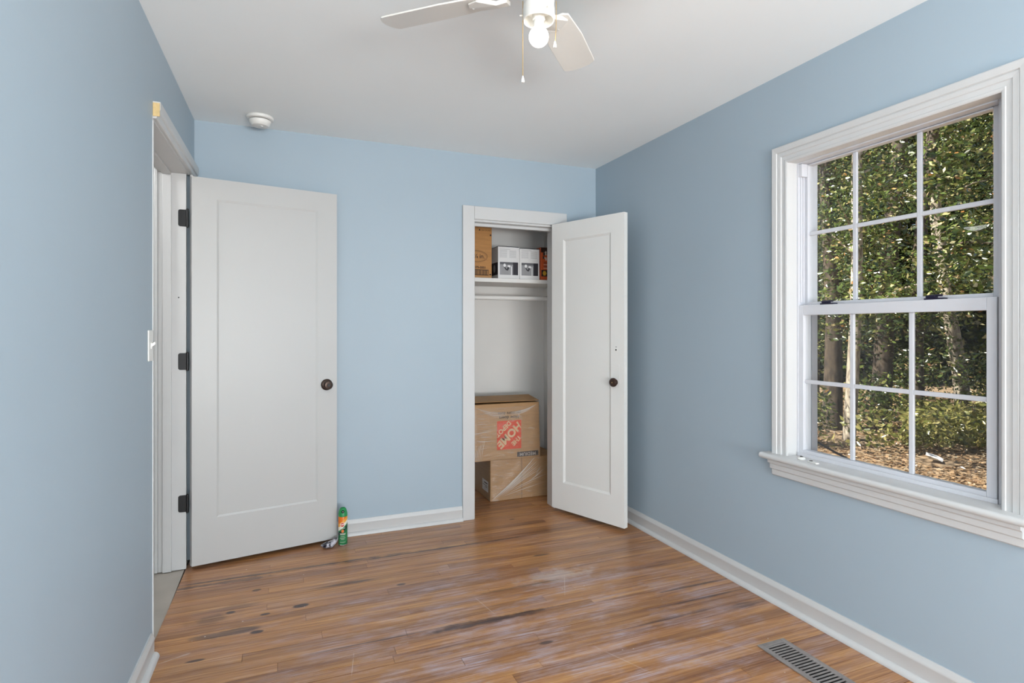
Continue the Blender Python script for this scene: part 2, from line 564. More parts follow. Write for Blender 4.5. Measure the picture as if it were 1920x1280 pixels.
# ------------------------------------------------------------------ builders
class MB:
    def __init__(self):
        self.v, self.f = [], []

    def add(self, vs, fs):
        o = len(self.v)
        self.v += [tuple(p) for p in vs]
        self.f += [tuple(i + o for i in q) for q in fs]
        return self

    def box(self, x0, x1, y0, y1, z0, z1):
        vs = [(x, y, z) for z in (z0, z1) for y in (y0, y1) for x in (x0, x1)]
        return self.add(vs, [(0, 2, 3, 1), (4, 5, 7, 6), (0, 1, 5, 4), (2, 6, 7, 3), (0, 4, 6, 2), (1, 3, 7, 5)])

    def hexa(self, b, t):
        """8 corners: bottom ring b, top ring t (each 4 points, counter-clockwise from above)"""
        return self.add(list(b) + list(t), [(3, 2, 1, 0), (4, 5, 6, 7), (0, 1, 5, 4), (1, 2, 6, 5), (2, 3, 7, 6), (3, 0, 4, 7)])

    def sweep(self, rings, closed=True, caps=True):
        """rings: list of equal-length point lists joined in order"""
        k = len(rings[0])
        vs = [p for r in rings for p in r]
        fs = []
        for i in range(len(rings) - 1):
            for j in range(k if closed else k - 1):
                a, b = i * k + j, i * k + (j + 1) % k
                fs.append((a, b, b + k, a + k))
        if caps:
            fs.append(tuple(range(k - 1, -1, -1)))
            fs.append(tuple(range((len(rings) - 1) * k, len(rings) * k)))
        return self.add(vs, fs)

    def lathe(self, prof, c=(0, 0, 0), seg=32, axis='z', cap=True):
        """prof: (radius, height) from one end to the other"""
        rings = []
        for r, h in prof:
            ring = []
            for k in range(seg):
                a = 2 * PI * k / seg
                p = (r * math.cos(a), r * math.sin(a), h)
                if axis == 'y':
                    p = (p[0], p[2], p[1])
                elif axis == 'x':
                    p = (p[2], p[0], p[1])
                ring.append((c[0] + p[0], c[1] + p[1], c[2] + p[2]))
            rings.append(ring)
        return self.sweep(rings, caps=cap)

    def tube(self, pts, rad, seg=10):
        pts = [Vector(p) for p in pts]
        if not isinstance(rad, (list, tuple)):
            rad = [rad] * len(pts)
        rings = []
        up = Vector((0.31, 0.17, 0.93))
        for i, p in enumerate(pts):
            d = (pts[min(i + 1, len(pts) - 1)] - pts[max(i - 1, 0)]).normalized()
            if abs(d.dot(up)) > 0.97:
                up = Vector((1, 0.1, 0))
            s = d.cross(up).normalized()
            t = d.cross(s)
            rings.append([tuple(p + rad[i] * (math.cos(2 * PI * k / seg) * s + math.sin(2 * PI * k / seg) * t)) for k in range(seg)])
        return self.sweep(rings)

    def build(self, name, material, parent=None, smooth=False, bevel=0.0, local=False, angle=35):
        me = bpy.data.meshes.new(name)
        o = Vector((0, 0, 0))
        q = parent
        while q is not None and not local:
            o += q.location
            q = q.parent
        me.from_pydata([(x - o.x, y - o.y, z - o.z) for x, y, z in self.v], [], self.f)
        bm = bmesh.new()
        bm.from_mesh(me)
        bmesh.ops.recalc_face_normals(bm, faces=bm.faces)
        bm.to_mesh(me)
        bm.free()
        me.materials.append(material)
        ob = bpy.data.objects.new(name, me)
        COL.objects.link(ob)
        ob.parent = parent
        if smooth:
            for pl in me.polygons:
                pl.use_smooth = True
            try:
                me.set_sharp_from_angle(angle=math.radians(angle))
            except Exception:
                pass
        if bevel:
            md = ob.modifiers.new('bevel', 'BEVEL')
            md.width = bevel
            md.segments = 2
            md.limit_method = 'ANGLE'
            md.angle_limit = math.radians(40)
        return ob


def empty(name, loc=(0, 0, 0), rz=0.0, parent=None):
    o = bpy.data.objects.new(name, None)
    COL.objects.link(o)
    o.location = loc
    o.rotation_euler = (0, 0, rz)
    o.parent = parent
    o.empty_display_size = 0.1
    return o


def tag(o, label, cat, group=None):
    o['label'] = label
    o['category'] = cat
    if group:
        o['group'] = group
    return o


def struct(o, label=None):
    o['kind'] = 'structure'
    if label:
        o['label'] = label
    return o


def text_mesh(txt, size, bold=0.0, spacing=1.0):
    """outline vertices and faces of a line of lettering, centred on the origin in the XY plane"""
    cu = bpy.data.curves.new('lettering', 'FONT')
    cu.body = txt
    cu.size = size
    cu.align_x = 'CENTER'
    cu.align_y = 'CENTER'
    cu.offset = bold
    cu.space_character = spacing
    cu.resolution_u = 3
    ob = bpy.data.objects.new('lettering', cu)
    COL.objects.link(ob)
    bpy.context.view_layer.update()
    dg = bpy.context.evaluated_depsgraph_get()
    me = bpy.data.meshes.new_from_object(ob.evaluated_get(dg))
    vs = [tuple(v.co) for v in me.vertices]
    fs = [tuple(p.vertices) for p in me.polygons]
    bpy.data.objects.remove(ob)
    bpy.data.curves.remove(cu)
    bpy.data.meshes.remove(me)
    return vs, fs


def put_text(txt, size, frame, name, material, parent, bold=0.0, local=False, spacing=1.0, warp=None):
    """frame: function (u, v) -> world point on the printed face"""
    vs, fs = text_mesh(txt, size, bold, spacing)
    mb = MB().add([frame(x, y) for x, y, z in vs], fs)
    return mb.build(name, material, parent, local=local)


# ================================================================== THE SETTING
# floor: strip boards running across the room, each its own piece
floor = struct(MB().box(-0.50, 2.13, YN, 4.34, -0.08, -0.019).build('floor', M['subfloor']), 'worn pine strip floor, scuffed and stained')
unit = MB().box(0, 1, 0, 1, -1, 0).build('plank', M['floor'], floor)
plank_mesh = unit.data
bpy.data.objects.remove(unit)
BW = 0.0572
row = 0
y = 4.32 - BW
frnd = random.Random(5)
while y > YN:
    gap = 0.0015 if frnd.random() < 0.8 else 0.0026
    xa = xl(y) - 0.012 if y < 3.60 else 0.96
    xb = XR - 0.002 if y < 3.60 else 2.05
    x = xa
    first = True
    while x < xb - 0.01:
        L = frnd.uniform(0.9, 2.1) * (frnd.uniform(0.25, 1) if first else 1)
        if y < 1.1:
            L = frnd.uniform(1.4, 2.6)
        e = min(x + L, xb)
        if xb - e < 0.22:
            e = xb
        pl = bpy.data.objects.new('plank', plank_mesh)
        COL.objects.link(pl)
        pl.parent = floor
        pl.location = (x, y, frnd.uniform(-0.0004, 0.0))
        pl.scale = (e - x - 0.0012, BW - gap, 0.018)
        x = e
        first = False
    y -= BW
    row += 1

struct(MB().box(-2.0, -0.47, 1.6, 4.2, -0.08, -0.004).build('floor_hall', M['hallfloor']))

# ceilings
struct(MB().box(-0.6, 2.3, YN - 0.1, YB + 0.02, CZ, CZ + 0.1).build('ceiling', M['ceiling']))
struct(MB().box(0.9, 2.12, YB + 0.02, 4.36, 2.36, 2.44).build('ceiling_closet', M['closet_wall']))
struct(MB().box(-2.05, -0.6, 1.55, 4.25, 2.42, 2.5).build('ceiling_hall', M['ceiling']))

# left wall (slightly out of square), with the doorway
YO0, YO1, ZO = 2.566, 3.535, 2.095        # doorway in the left wall


def lbox(mb, y0, y1, d0, d1, z0, z1):
    b = [(xl(y0) + d0, y0, z0), (xl(y0) + d1, y0, z0), (xl(y1) + d1, y1, z0), (xl(y1) + d0, y1, z0)]
    return mb.hexa(b, [(p[0], p[1], z1) for p in b])


m = MB()
lbox(m, YN - 0.1, -1.85, -0.125, 0, 0, CZ)
lbox(m, -1.85, -0.65, -0.125, 0, 0, 0.68)
lbox(m, -1.85, -0.65, -0.125, 0, 2.03, CZ)
lbox(m, -0.65, YO0, -0.125, 0, 0, CZ)
lbox(m, YO1, YB, -0.125, 0, 0, CZ)
lbox(m, YO0, YO1, -0.125, 0, ZO, CZ)
struct(m.build('wall_left', M['wall']))

# back wall with closet opening
CX0, CX1, CZO = 1.182, 1.795, 2.005
m = MB()
m.box(-0.60, CX0, YB, YB + 0.105, 0, CZ)
m.box(CX1, XR, YB, YB + 0.105, 0, CZ)
m.box(CX0, CX1, YB, YB + 0.105, CZO, CZ)
struct(m.build('wall_back', M['wall']))
# closet shell
struct(MB().box(0.86, 0.96, YB + 0.105, 4.42, 0, 2.40).build('wall_closet_left', M['closet_wall']))
struct(MB().box(2.05, 2.14, YB + 0.105, 4.42, 0, 2.40).build('wall_closet_right', M['closet_wall']))
struct(MB().box(0.96, 2.05, 4.32, 4.42, 0, 2.40).build('wall_closet_back', M['closet_wall']))
m = MB()
m.box(0.96, CX0 - 0.02, YB + 0.105, YB + 0.112, 0, 2.36).box(CX1 + 0.02, 2.05, YB + 0.105, YB + 0.112, 0, 2.36).box(CX0 - 0.02, CX1 + 0.02, YB + 0.105, YB + 0.112, CZO + 0.02, 2.36)
struct(m.build('wall_closet_front', M['closet_wall']))

# right wall with window opening
WY0, WY1, WZ0, WZ1 = 1.066, 1.902, 0.680, 2.030
m = MB()
m.box(XR, XR + 0.15, YN - 0.1, -1.85, 0, CZ).box(XR, XR + 0.15, -0.65, WY0, 0, CZ).box(XR, XR + 0.15, WY1, YB, 0, CZ)
m.box(XR, XR + 0.15, -1.85, -0.65, 0, WZ0).box(XR, XR + 0.15, -1.85, -0.65, WZ1, CZ)
m.box(XR, XR + 0.15, WY0, WY1, 0, WZ0).box(XR, XR + 0.15, WY0, WY1, WZ1, CZ)
struct(m.build('wall_right', M['wall']))

# near wall behind the photographer, with a window added to light the room
NX0, NX1, NZ0, NZ1 = -0.30, 1.95, 0.55, 2.20
m = MB()
m.box(-0.63, NX0, YN - 0.12, YN, 0, CZ).box(NX1, XR, YN - 0.12, YN, 0, CZ)
m.box(NX0, NX1, YN - 0.12, YN, 0, NZ0).box(NX0, NX1, YN - 0.12, YN, NZ1, CZ)
struct(m.build('wall_near', M['wall']))
w2 = struct(empty('added_window_near', ((NX0 + NX1) / 2, YN, NZ0)))
m = MB()
m.box(NX0 - 0.08, NX0, YN, YN + 0.02, NZ0 - 0.08, NZ1 + 0.08).box(NX1, NX1 + 0.08, YN, YN + 0.02, NZ0 - 0.08, NZ1 + 0.08)
m.box(NX0, NX1, YN, YN + 0.02, NZ1, NZ1 + 0.08).box(NX0, NX1, YN, YN + 0.03, NZ0 - 0.08, NZ0)
m.build('casing', M['trim'], w2, bevel=0.003)
m = MB()
m.box(NX0, NX0 + 0.03, YN - 0.08, YN - 0.04, NZ0, NZ1).box(NX1 - 0.03, NX1, YN - 0.08, YN - 0.04, NZ0, NZ1)
m.box(NX0 + 0.03, NX1 - 0.03, YN - 0.08, YN - 0.04, NZ0, NZ0 + 0.03).box(NX0 + 0.03, NX1 - 0.03, YN - 0.08, YN - 0.04, NZ1 - 0.03, NZ1)
m.box(NX0 + 0.03, NX1 - 0.03, YN - 0.08, YN - 0.04, 1.40, 1.43)
m.build('sash', M['vinyl'], w2, bevel=0.002)

w3 = struct(empty('added_window_right', (XR, -1.25, WZ0)))  # window added in the unseen part of the right wall to light the room
m = MB()
m.box(XR - 0.02, XR, -1.93, -1.85, WZ0 - 0.08, WZ1 + 0.08).box(XR - 0.02, XR, -0.65, -0.57, WZ0 - 0.08, WZ1 + 0.08)
m.box(XR - 0.02, XR, -1.85, -0.65, WZ1, WZ1 + 0.08).box(XR - 0.05, XR, -1.85, -0.65, WZ0 - 0.08, WZ0)
m.build('casing', M['trim'], w3, bevel=0.003)
m = MB()
m.box(XR + 0.05, XR + 0.09, -1.85, -1.82, WZ0, WZ1).box(XR + 0.05, XR + 0.09, -0.68, -0.65, WZ0, WZ1)
m.box(XR + 0.05, XR + 0.09, -1.82, -0.68, WZ0, WZ0 + 0.03).box(XR + 0.05, XR + 0.09, -1.82, -0.68, WZ1 - 0.03, WZ1)
m.box(XR + 0.05, XR + 0.09, -1.82, -0.68, 1.34, 1.37)
m.build('sash', M['vinyl'], w3, bevel=0.002)

w4 = struct(empty('added_window_left', (xl(-1.25), -1.25, WZ0)))  # unseen left-wall window, added only for the light it brings
m = MB()
for (ya, yb, d_, za, zb) in ((-1.93, -1.85, 0.02, WZ0 - 0.08, WZ1 + 0.08), (-0.65, -0.57, 0.02, WZ0 - 0.08, WZ1 + 0.08), (-1.85, -0.65, 0.02, WZ1, WZ1 + 0.08), (-1.85, -0.65, 0.05, WZ0 - 0.08, WZ0)):
    lbox(m, ya, yb, 0.0, d_, za, zb)
m.build('casing', M['trim'], w4, bevel=0.003)
m = MB()
for (ya, yb, za, zb) in ((-1.85, -1.82, WZ0, WZ1), (-0.68, -0.65, WZ0, WZ1), (-1.82, -0.68, WZ0, WZ0 + 0.03), (-1.82, -0.68, WZ1 - 0.03, WZ1), (-1.82, -0.68, 1.34, 1.37)):
    lbox(m, ya, yb, -0.09, -0.05, za, zb)
m.build('sash', M['vinyl'], w4, bevel=0.002)

# hall beyond the doorway
struct(MB().box(-2.1, -0.585, 4.20, 4.28, 0, 2.42).build('wall_hall_end', M['hallgrey']))
struct(MB().box(-2.1, -2.0, 1.55, 4.20, 0, 2.42).build('wall_hall_side', M['hallgrey']))
struct(MB().box(-2.1, -0.60, 1.50, 1.60, 0, 2.42).build('wall_hall_near', M['hallgrey']))
struct(MB().box(-0.64, -0.585, YB + 0.0, 4.20, 0, 2.42).build('wall_hall_right', M['hallgrey']))
hl = bpy.data.lights.new('hall_fill', 'POINT')  # lamp without a fixture, added to brighten the hall
hl.energy = 14
hl.shadow_soft_size = 0.12
hlo = bpy.data.objects.new('hall_fill', hl)
COL.objects.link(hlo)
hlo.location = (-1.25, 3.1, 2.25)
dh = struct(empty('door_3', (-0.86, 4.195, 0)))
MB().box(-1.10, -0.645, 4.155, 4.195, 0.56, 1.262).build('upper_panel', M['hallblue'], dh, bevel=0.004)
MB().box(-1.10, -0.645, 4.155, 4.195, 0.012, 0.552).build('lower_panel', M['hallbeige'], dh, bevel=0.004)
MB().box(-0.772, -0.735, 4.148, 4.155, 0.682, 0.782).build('latch_plate', M['black'], dh, bevel=0.008)


# ------------------------------------------------------------------ skirting boards
def skirting(name, pts, inward, end_caps=True):
    """pts: wall line start/end (x, y); inward: unit vector into the room"""
    (xa, ya), (xb, yb) = pts
    ix, iy = inward
    base = struct(empty(name, ((xa + xb) / 2, (ya + yb) / 2, 0)))
    prof = [(0, 0), (0.013, 0), (0.013, 0.066), (0.0145, 0.070), (0.0145, 0.074), (0.012, 0.080), (0.008, 0.087), (0.006, 0.094), (0, 0.094)]
    ring = lambda x, y: [(x + ix * d, y + iy * d, z) for d, z in prof]
    MB().sweep([ring(xa, ya), ring(xb, yb)]).build('board', M['trim'], base, smooth=True, angle=25)
    q = [(0.013, 0.0005)] + [(0.013 + 0.018 * math.cos(a), 0.0005 + 0.021 * math.sin(a)) for a in [k * PI / 2 / 8 for k in range(9)]]
    ring = lambda x, y: [(x + ix * d, y + iy * d, z) for d, z in q]
    MB().sweep([ring(xa, ya), ring(xb, yb)]).build('shoe_moulding', M['trim'], base, smooth=True, angle=50)
    return base


skirting('baseboard_right', ((XR, YN + 0.04), (XR, YB)), (-1, 0))
skirting('baseboard_back', ((0.31, YB), (1.106, YB)), (0, -1))
bb = skirting('baseboard_back_corner', ((1.878, YB), (XR - 0.032, YB)), (0, -1))
skirting('baseboard_left', ((xl(YN), YN + 0.04), (xl(2.53), 2.535)), (1, 0))
skirting('baseboard_near', ((xl(YN) + 0.035, YN), (XR - 0.032, YN)), (0, 1))

# ------------------------------------------------------------------ doorway trim in the left wall
t1 = struct(empty('trim_1', (xl(3.0), 3.0, 0)), 'white head moulding and door frame with one raw wood end')
HC0, HC1 = 2.570, 3.56
prof = [(0, 2.082), (0.010, 2.082), (0.014, 2.086), (0.016, 2.104), (0.022, 2.108), (0.026, 2.118), (0.026, 2.148), (0.0, 2.148)]
ring = lambda yy: [(xl(yy) + d, yy, z) for d, z in prof]
MB().sweep([ring(HC0 + 0.004), ring(HC1)]).build('head_casing', M['trim'], t1)
m = MB()
lbox(m, HC0, HC0 + 0.004, 0.001, 0.024, 2.090, 2.142)
m.build('raw_end', M['rawwood'], t1)['label'] = 'bare unpainted wood end of the moulding'
m = MB()
lbox(m, 3.405, 3.427, -0.140, -0.012, 0.0, 2.075)
m.build('hinge_jamb', M['trim'], t1, bevel=0.0015)
m = MB()
lbox(m, 3.392, 3.405, -0.118, -0.078, 0.0, 2.062)
m.build('door_stop', M['trim'], t1, bevel=0.002)
m = MB()
lbox(m, YO0 + 0.007, 3.427, -0.140, 0.0, 2.0755, 2.0945)
m.build('head_jamb', M['trim'], t1, bevel=0.0015)
m = MB()
lbox(m, YO0 + 0.008, 3.392, -0.118, -0.078, 2.0625, 2.0755)
m.build('head_stop', M['trim'], t1, bevel=0.002)
m = MB()
lbox(m, YO0, YO0 + 0.006, -0.130, 0.004, 0.0, 2.072)
m.build('latch_jamb', M['trim'], t1)
m = MB()
lbox(m, 3.437, 3.548, 0.0005, 0.014, 0.0, 2.0815)
m.build('side_casing', M['trim'], t1, bevel=0.003)
m = MB()
lbox(m, 3.398, 3.560, -0.156, -0.1405, 0.0, 2.09)
m.build('hall_casing', M['trim'], t1, bevel=0.003)
MB().lathe([(0.0035, 0), (0.0035, 0.0006)], (xl(3.4) - 0.046, 3.4043, 1.425), 10, 'y').build('screw_hole', M['dark'], t1)

# ------------------------------------------------------------------ closet trim
t2 = struct(empty('trim_2', (1.49, YB, 0)), 'flat white closet door casing')
MB().box(1.107, 1.187, YB - 0.018, YB, 0, 2.076).build('side_casing', M['trim'], t2, bevel=0.003)
MB().box(1.795, 1.876, YB - 0.018, YB, 0, 1.988).build('side_casing', M['trim'], t2, bevel=0.003)
MB().box(1.1872, 1.876, YB - 0.018, YB, 1.9885, 2.076).build('head_casing', M['trim'], t2, bevel=0.004)
MB().box(1.182, 1.194, YB - 0.002, YB + 0.112, 0, 1.990).build('jamb', M['trim'], t2)
MB().box(1.783, 1.795, YB - 0.002, YB + 0.112, 0, 1.990).build('jamb', M['trim'], t2)
MB().box(1.194, 1.783, YB - 0.002, YB + 0.112, 1.976, 1.990).build('head_jamb', M['trim'], t2)
MB().box(1.194, 1.783, YB + 0.045, YB + 0.075, 1.955, 1.976).build('head_stop', M['trim'], t2, bevel=0.003)


# ------------------------------------------------------------------ doors
def panel_door(name, loc, rz, w, z0, z1, th, stile_l, stile_r, rail_b, rail_t, sticking, label, paint='door'):
    """local x along the leaf, y thickness (front face y=0, back face y=th), z up"""
    d = struct(empty(name, loc, rz), label)
    B = dict(local=True)
    MB().box(0, stile_l, 0, th, z0, z1).build('stile', M[paint], d, **B)
    MB().box(w - stile_r, w, 0, th, z0, z1).build('stile', M[paint], d, **B)
    MB().box(stile_l, w - stile_r, 0, th, z1 - rail_t, z1).build('rail', M[paint], d, **B)
    MB().box(stile_l, w - stile_r, 0, th, z0, z0 + rail_b).build('rail', M[paint], d, **B)
    rec = 0.009 if sticking > 0.01 else 0.0045
    MB().box(stile_l, w - stile_r, rec, th - rec, z0 + rail_b, z1 - rail_t).build('panel', M[paint], d, **B)
    if sticking:
        s = sticking
        a0, a1, b0, b1 = stile_l, w - stile_r, z0 + rail_b, z1 - rail_t
        prof = [(0, 0.0003), (s * 0.3, rec * 0.35), (s * 0.7, rec * 0.6), (s, rec - 0.0003), (0, rec - 0.0003)]
        rings = []
        for (px, pz, mx, mz) in [(a0, b0, 1, 1), (a0, b1, 1, -1), (a1, b1, -1, -1), (a1, b0, -1, 1), (a0, b0, 1, 1)]:
            rings.append([(px + mx * u, t, pz + mz * u) for u, t in prof])
        MB().sweep(rings, caps=False).build('panel_moulding', M[paint], d, **B)
    return d


# entry door, standing open against the back wall
dA, dB = Vector((-0.431, 3.370)), Vector((0.308, 3.509))
wd = (dB - dA).length
d1 = panel_door('door_1', (dA.x, dA.y, 0), math.atan2(dB.y - dA.y, dB.x - dA.x), wd, 0.020, 2.058, 0.035, 0.117, 0.110, 0.238, 0.108, 0.010, 'white one panel bedroom door with black hinges, open')


def knob(parent, x, z, y, sgn, material, r=0.026, rose=0.033, length=0.05, name='knob'):
    m = MB()
    m.lathe([(rose * 0.2, 0), (rose, 0.0005 * sgn), (rose, 0.004 * sgn), (rose * 0.86, 0.008 * sgn), (rose * 0.42, 0.0085 * sgn), (rose * 0.36, 0.02 * sgn), (r * 0.62, (length - 0.026) * sgn), (r, (length - 0.017) * sgn),
             (r * 1.0, (length - 0.009) * sgn), (r * 0.8, (length - 0.002) * sgn), (r * 0.4, length * sgn), (0.001, (length - 0.002) * sgn)], (x, y, z), 28, 'y')
    return m.build(name, material, parent, smooth=True, local=True, angle=40)


k1 = knob(d1, 0.692, 0.934, 0.0, -1, M['bronze'])
MB().lathe([(0.009, -0.0505), (0.0075, -0.053), (0.0005, -0.0532)], (0.692, 0, 0.934), 16, 'y').build('keyhole_disc', M['black'], k1, local=True, smooth=True)
knob(d1, 0.692, 0.934, 0.035, 1, M['bronze'], length=0.045)
MB().box(wd, wd + 0.0015, 0.006, 0.029, 0.905, 0.963).build('latch_plate', M['bronze'], d1, local=True)
for hz in (1.842, 1.090, 0.345):
    h = MB()
    # leaf on the jamb face (world coordinates turned into the door's frame)
    inv = (Matrix.Translation(Vector((dA.x, dA.y, 0))) @ Matrix.Rotation(math.atan2(dB.y - dA.y, dB.x - dA.x), 4, 'Z')).inverted()
    pts = []
    x0, x1, zz0, zz1, rr = xl(3.4) - 0.048, xl(3.4) - 0.0125, hz - 0.044, hz + 0.044, 0.010
    outl = [(x1, zz0), (x1, zz1)]
    for k in range(6):
        a = PI / 2 + k * PI / 10
        outl.append((x0 + rr + rr * math.cos(a), zz1 - rr + rr * math.sin(a)))
    for k in range(6):
        a = PI + k * PI / 10
        outl.append((x0 + rr + rr * math.cos(a), zz0 + rr + rr * math.sin(a)))
    r0 = [tuple(inv @ Vector((x, 3.4045, z))) for x, z in outl]
    r1 = [tuple(inv @ Vector((x, 3.4015, z))) for x, z in outl]
    h.sweep([r0, r1])
    hg = h.build('hinge', M['black'], d1, local=True)
    pc = inv @ Vector((xl(3.4) - 0.005, 3.399, 0))
    MB().lathe([(0.002, hz - 0.05), (0.0065, hz - 0.047), (0.0065, hz + 0.047), (0.002, hz + 0.05)], (pc.x, pc.y, 0), 14).build('hinge_pin', M['black'], hg, local=True, smooth=True)

# closet door, standing open towards the right wall
cA, cB = Vector((1.745, 3.546)), Vector((1.966, 2.985))
wc = (cB - cA).length
d2 = panel_door('door_2', (cA.x, cA.y, 0), math.atan2(cB.y - cA.y, cB.x - cA.x), wc, 0.026, 1.985, 0.034, 0.103, 0.103, 0.185, 0.115, 0.013, 'old white closet door with recessed panel, half open', 'olddoor')
# its thickness lies behind the visible face
k2 = knob(d2, 0.536, 0.927, 0.0, -1, M['brownknob'], r=0.028, rose=0.020, length=0.036)
MB().lathe([(0.004, -0.0362), (0.003, -0.0376), (0.0004, -0.038)], (0.536, 0, 0.927), 12, 'y').build('centre_pin', M['brass'], k2, local=True, smooth=True)
MB().box(0.525, 0.567, -0.0012, 0, 0.893, 1.040).build('painted_plate', M['olddoor'], d2, local=True, bevel=0.001)
hole = MB().lathe([(0.013, 0), (0.013, -0.0012), (0.010, -0.0016)], (0.542, 0, 1.128), 20, 'y').build('keyhole_plate', M['plastic'], d2, local=True, smooth=True)
MB().lathe([(0.0055, -0.0017), (0.0055, -0.0020)], (0.542, 0, 1.130), 14, 'y').build('keyhole', M['dark'], hole, local=True)
MB().lathe([(0.003, 0), (0.003, -0.0008)], (0.542, 0, 1.148), 10, 'y').build('screw_hole', M['dark'], d2, local=True)
for hz in (1.75, 0.28):
    MB().box(-0.003, 0.0, 0.004, 0.032, hz - 0.04, hz + 0.04).build('hinge_leaf', M['trim'], d2, local=True)
    MB().lathe([(0.006, hz - 0.045), (0.006, hz + 0.045)], (-0.006, 0.036, 0), 12).build('hinge_barrel', M['trim'], d2, local=True, smooth=True)

# ------------------------------------------------------------------ window in the right wall
w1 = struct(empty('window_1', (XR, 1.484, 0.69)), 'white double hung window, six panes over six')
GI, GO_ = 1.076, 1.892                     # inner edges of the side casings (y)
ZS, ZH = 0.690, 2.008                      # stool top, head casing lower edge
prof = [(0, 0), (0, 0.011), (0.004, 0.014), (0.012, 0.015), (0.014, 0.012), (0.030, 0.0135), (0.033, 0.017), (0.048, 0.0185), (0.051, 0.0165), (0.054, 0.0215), (0.076, 0.0235), (0.080, 0.021), (0.080, 0)]
path = [(GO_, ZS, 1, 0), (GO_, ZH, 1, 1), (GI, ZH, -1, 1), (GI, ZS, -1, 0)]
for i in range(3):
    rings = []
    for (py, pz, my, mz) in path[i:i + 2]:
        rings.append([(XR - t, py + my * u, pz + mz * u) for u, t in prof])
    MB().sweep(rings).build('casing_board', M['trim'], w1)
# inner jamb lining
MB().box(XR, XR + 0.045, GO_, WY1, ZS, 2.03).build('jamb', M['trim'], w1)
MB().box(XR, XR + 0.045, WY0, GI, ZS, 2.03).build('jamb', M['trim'], w1)
MB().box(XR, XR + 0.045, GI, GO_, 2.0085, 2.03).build('head_jamb', M['trim'], w1)
# stool with rounded nose and horns
nose = [(XR + 0.045, 0.664)] + [(XR - 0.052 - 0.013 * math.cos(a), 0.677 + 0.013 * math.sin(a)) for a in [(-PI / 2) + k * PI / 8 for k in range(9)]] + [(XR + 0.045, 0.690)]
ringy = lambda yy, xin: [(max(min(x, xin), -9), yy, z) for x, z in nose]
MB().sweep([ringy(0.965, XR - 0.0005), ringy(WY0 + 0.0005, XR - 0.0005), ringy(WY0 + 0.001, XR + 0.045), ringy(WY1 - 0.001, XR + 0.045), ringy(WY1 - 0.0005, XR - 0.0005), ringy(2.006, XR - 0.0005)]).build('stool', M['trim'], w1, smooth=True, angle=40)
# apron, three steps
ap = [(0, 0.664), (0.040, 0.664), (0.040, 0.648), (0.034, 0.646), (0.030, 0.641), (0.030, 0.622), (0.024, 0.620), (0.021, 0.616), (0.021, 0.594), (0.016, 0.589), (0, 0.589)]
MB().sweep([[(XR - d, 1.012, z) for d, z in ap], [(XR - d, 1.962 + d * 0.4, z) for d, z in ap]]).build('apron', M['trim'], w1)
# vinyl frame and tracks
FX0, FX1 = XR + 0.045, XR + 0.125
m = MB()
m.box(FX0, FX1, 1.884, WY1, ZS - 0.005, 2.03).box(FX0, FX1, WY0, 1.112, ZS - 0.005, 2.03).box(FX0, FX1, 1.112, 1.884, 2.004, 2.03).box(FX0, FX1, 1.112, 1.884, ZS - 0.005, 0.701)
m.build('frame', M['vinyl'], w1, bevel=0.0015)
for yy in (1.879, 1.112):
    MB().box(FX0 + 0.010, FX0 + 0.016, yy, yy + 0.005, 1.38, 1.955).build('balance_track', M['vinyl'], w1)
    MB().box(FX0 + 0.026, FX0 + 0.032, yy, yy + 0.005, 1.38, 1.955).build('balance_track', M['vinyl'], w1)
MB().box(FX0 + 0.002, FX0 + 0.036, 1.866, 1.884, 1.945, 2.003).build('track_cap', M['vinyl'], w1, bevel=0.002)
MB().box(FX0 - 0.006, FX0, 1.112, 1.884, 0.690, 0.705).build('sill_track', M['vinyl'], w1, bevel=0.001)
# exterior jamb extension
m = MB()
m.box(FX1, FX1 + 0.035, 1.880, 1.905, 0.66, 2.04).box(FX1, FX1 + 0.035, 1.063, 1.095, 0.66, 2.04).box(FX1, FX1 + 0.035, 1.095, 1.880, 2.012, 2.04).box(FX1, FX1 + 0.06, 1.095, 1.880, 0.66, 0.69)
m.build('outer_frame', M['vinyl'], w1)


def sash(name, x0, x1, y0, y1, z0, z1, sl, sr, rb, rt, v_at, h_at):
    m = MB()
    m.box(x0, x1, y0, y0 + sr, z0, z1).box(x0, x1, y1 - sl, y1, z0, z1)
    m.box(x0, x1, y0 + sr, y1 - sl, z0, z0 + rb).box(x0, x1, y0 + sr, y1 - sl, z1 - rt, z1)
    s = m.build(name, M['vinyl'], w1, bevel=0.002)
    gy = [y0 + sr] + sorted(v_at) + [y1 - sl]
    gz = [z0 + rb] + [h_at] + [z1 - rt]
    xm = (x0 + x1) / 2
    hw = 0.0085
    for v in v_at:
        MB().box(xm - 0.006, xm + 0.006, v - hw, v + hw, gz[0], gz[-1]).build('glazing_bar', M['vinyl'], s, bevel=0.002)
    for a, b in zip(gy[:-1], gy[1:]):
        ya = a + (hw if a in v_at else 0)
        yb = b - (hw if b in v_at else 0)
        MB().box(xm - 0.006, xm + 0.006, ya, yb, h_at - hw, h_at + hw).build('glazing_bar', M['vinyl'], s, bevel=0.002)
    for a, b in zip(gy[:-1], gy[1:]):
        for c, d in zip(gz[:-1], gz[1:]):
            ya, yb = a + (hw if a in v_at else 0), b - (hw if b in v_at else 0)
            zc, zd = c + (hw if c == h_at else 0), d - (hw if d == h_at else 0)
            MB().add([(xm, ya, zc), (xm, yb, zc), (xm, yb, zd), (xm, ya, zd)], [(0, 1, 2, 3)]).build('pane', M['glass'], s)
    return s


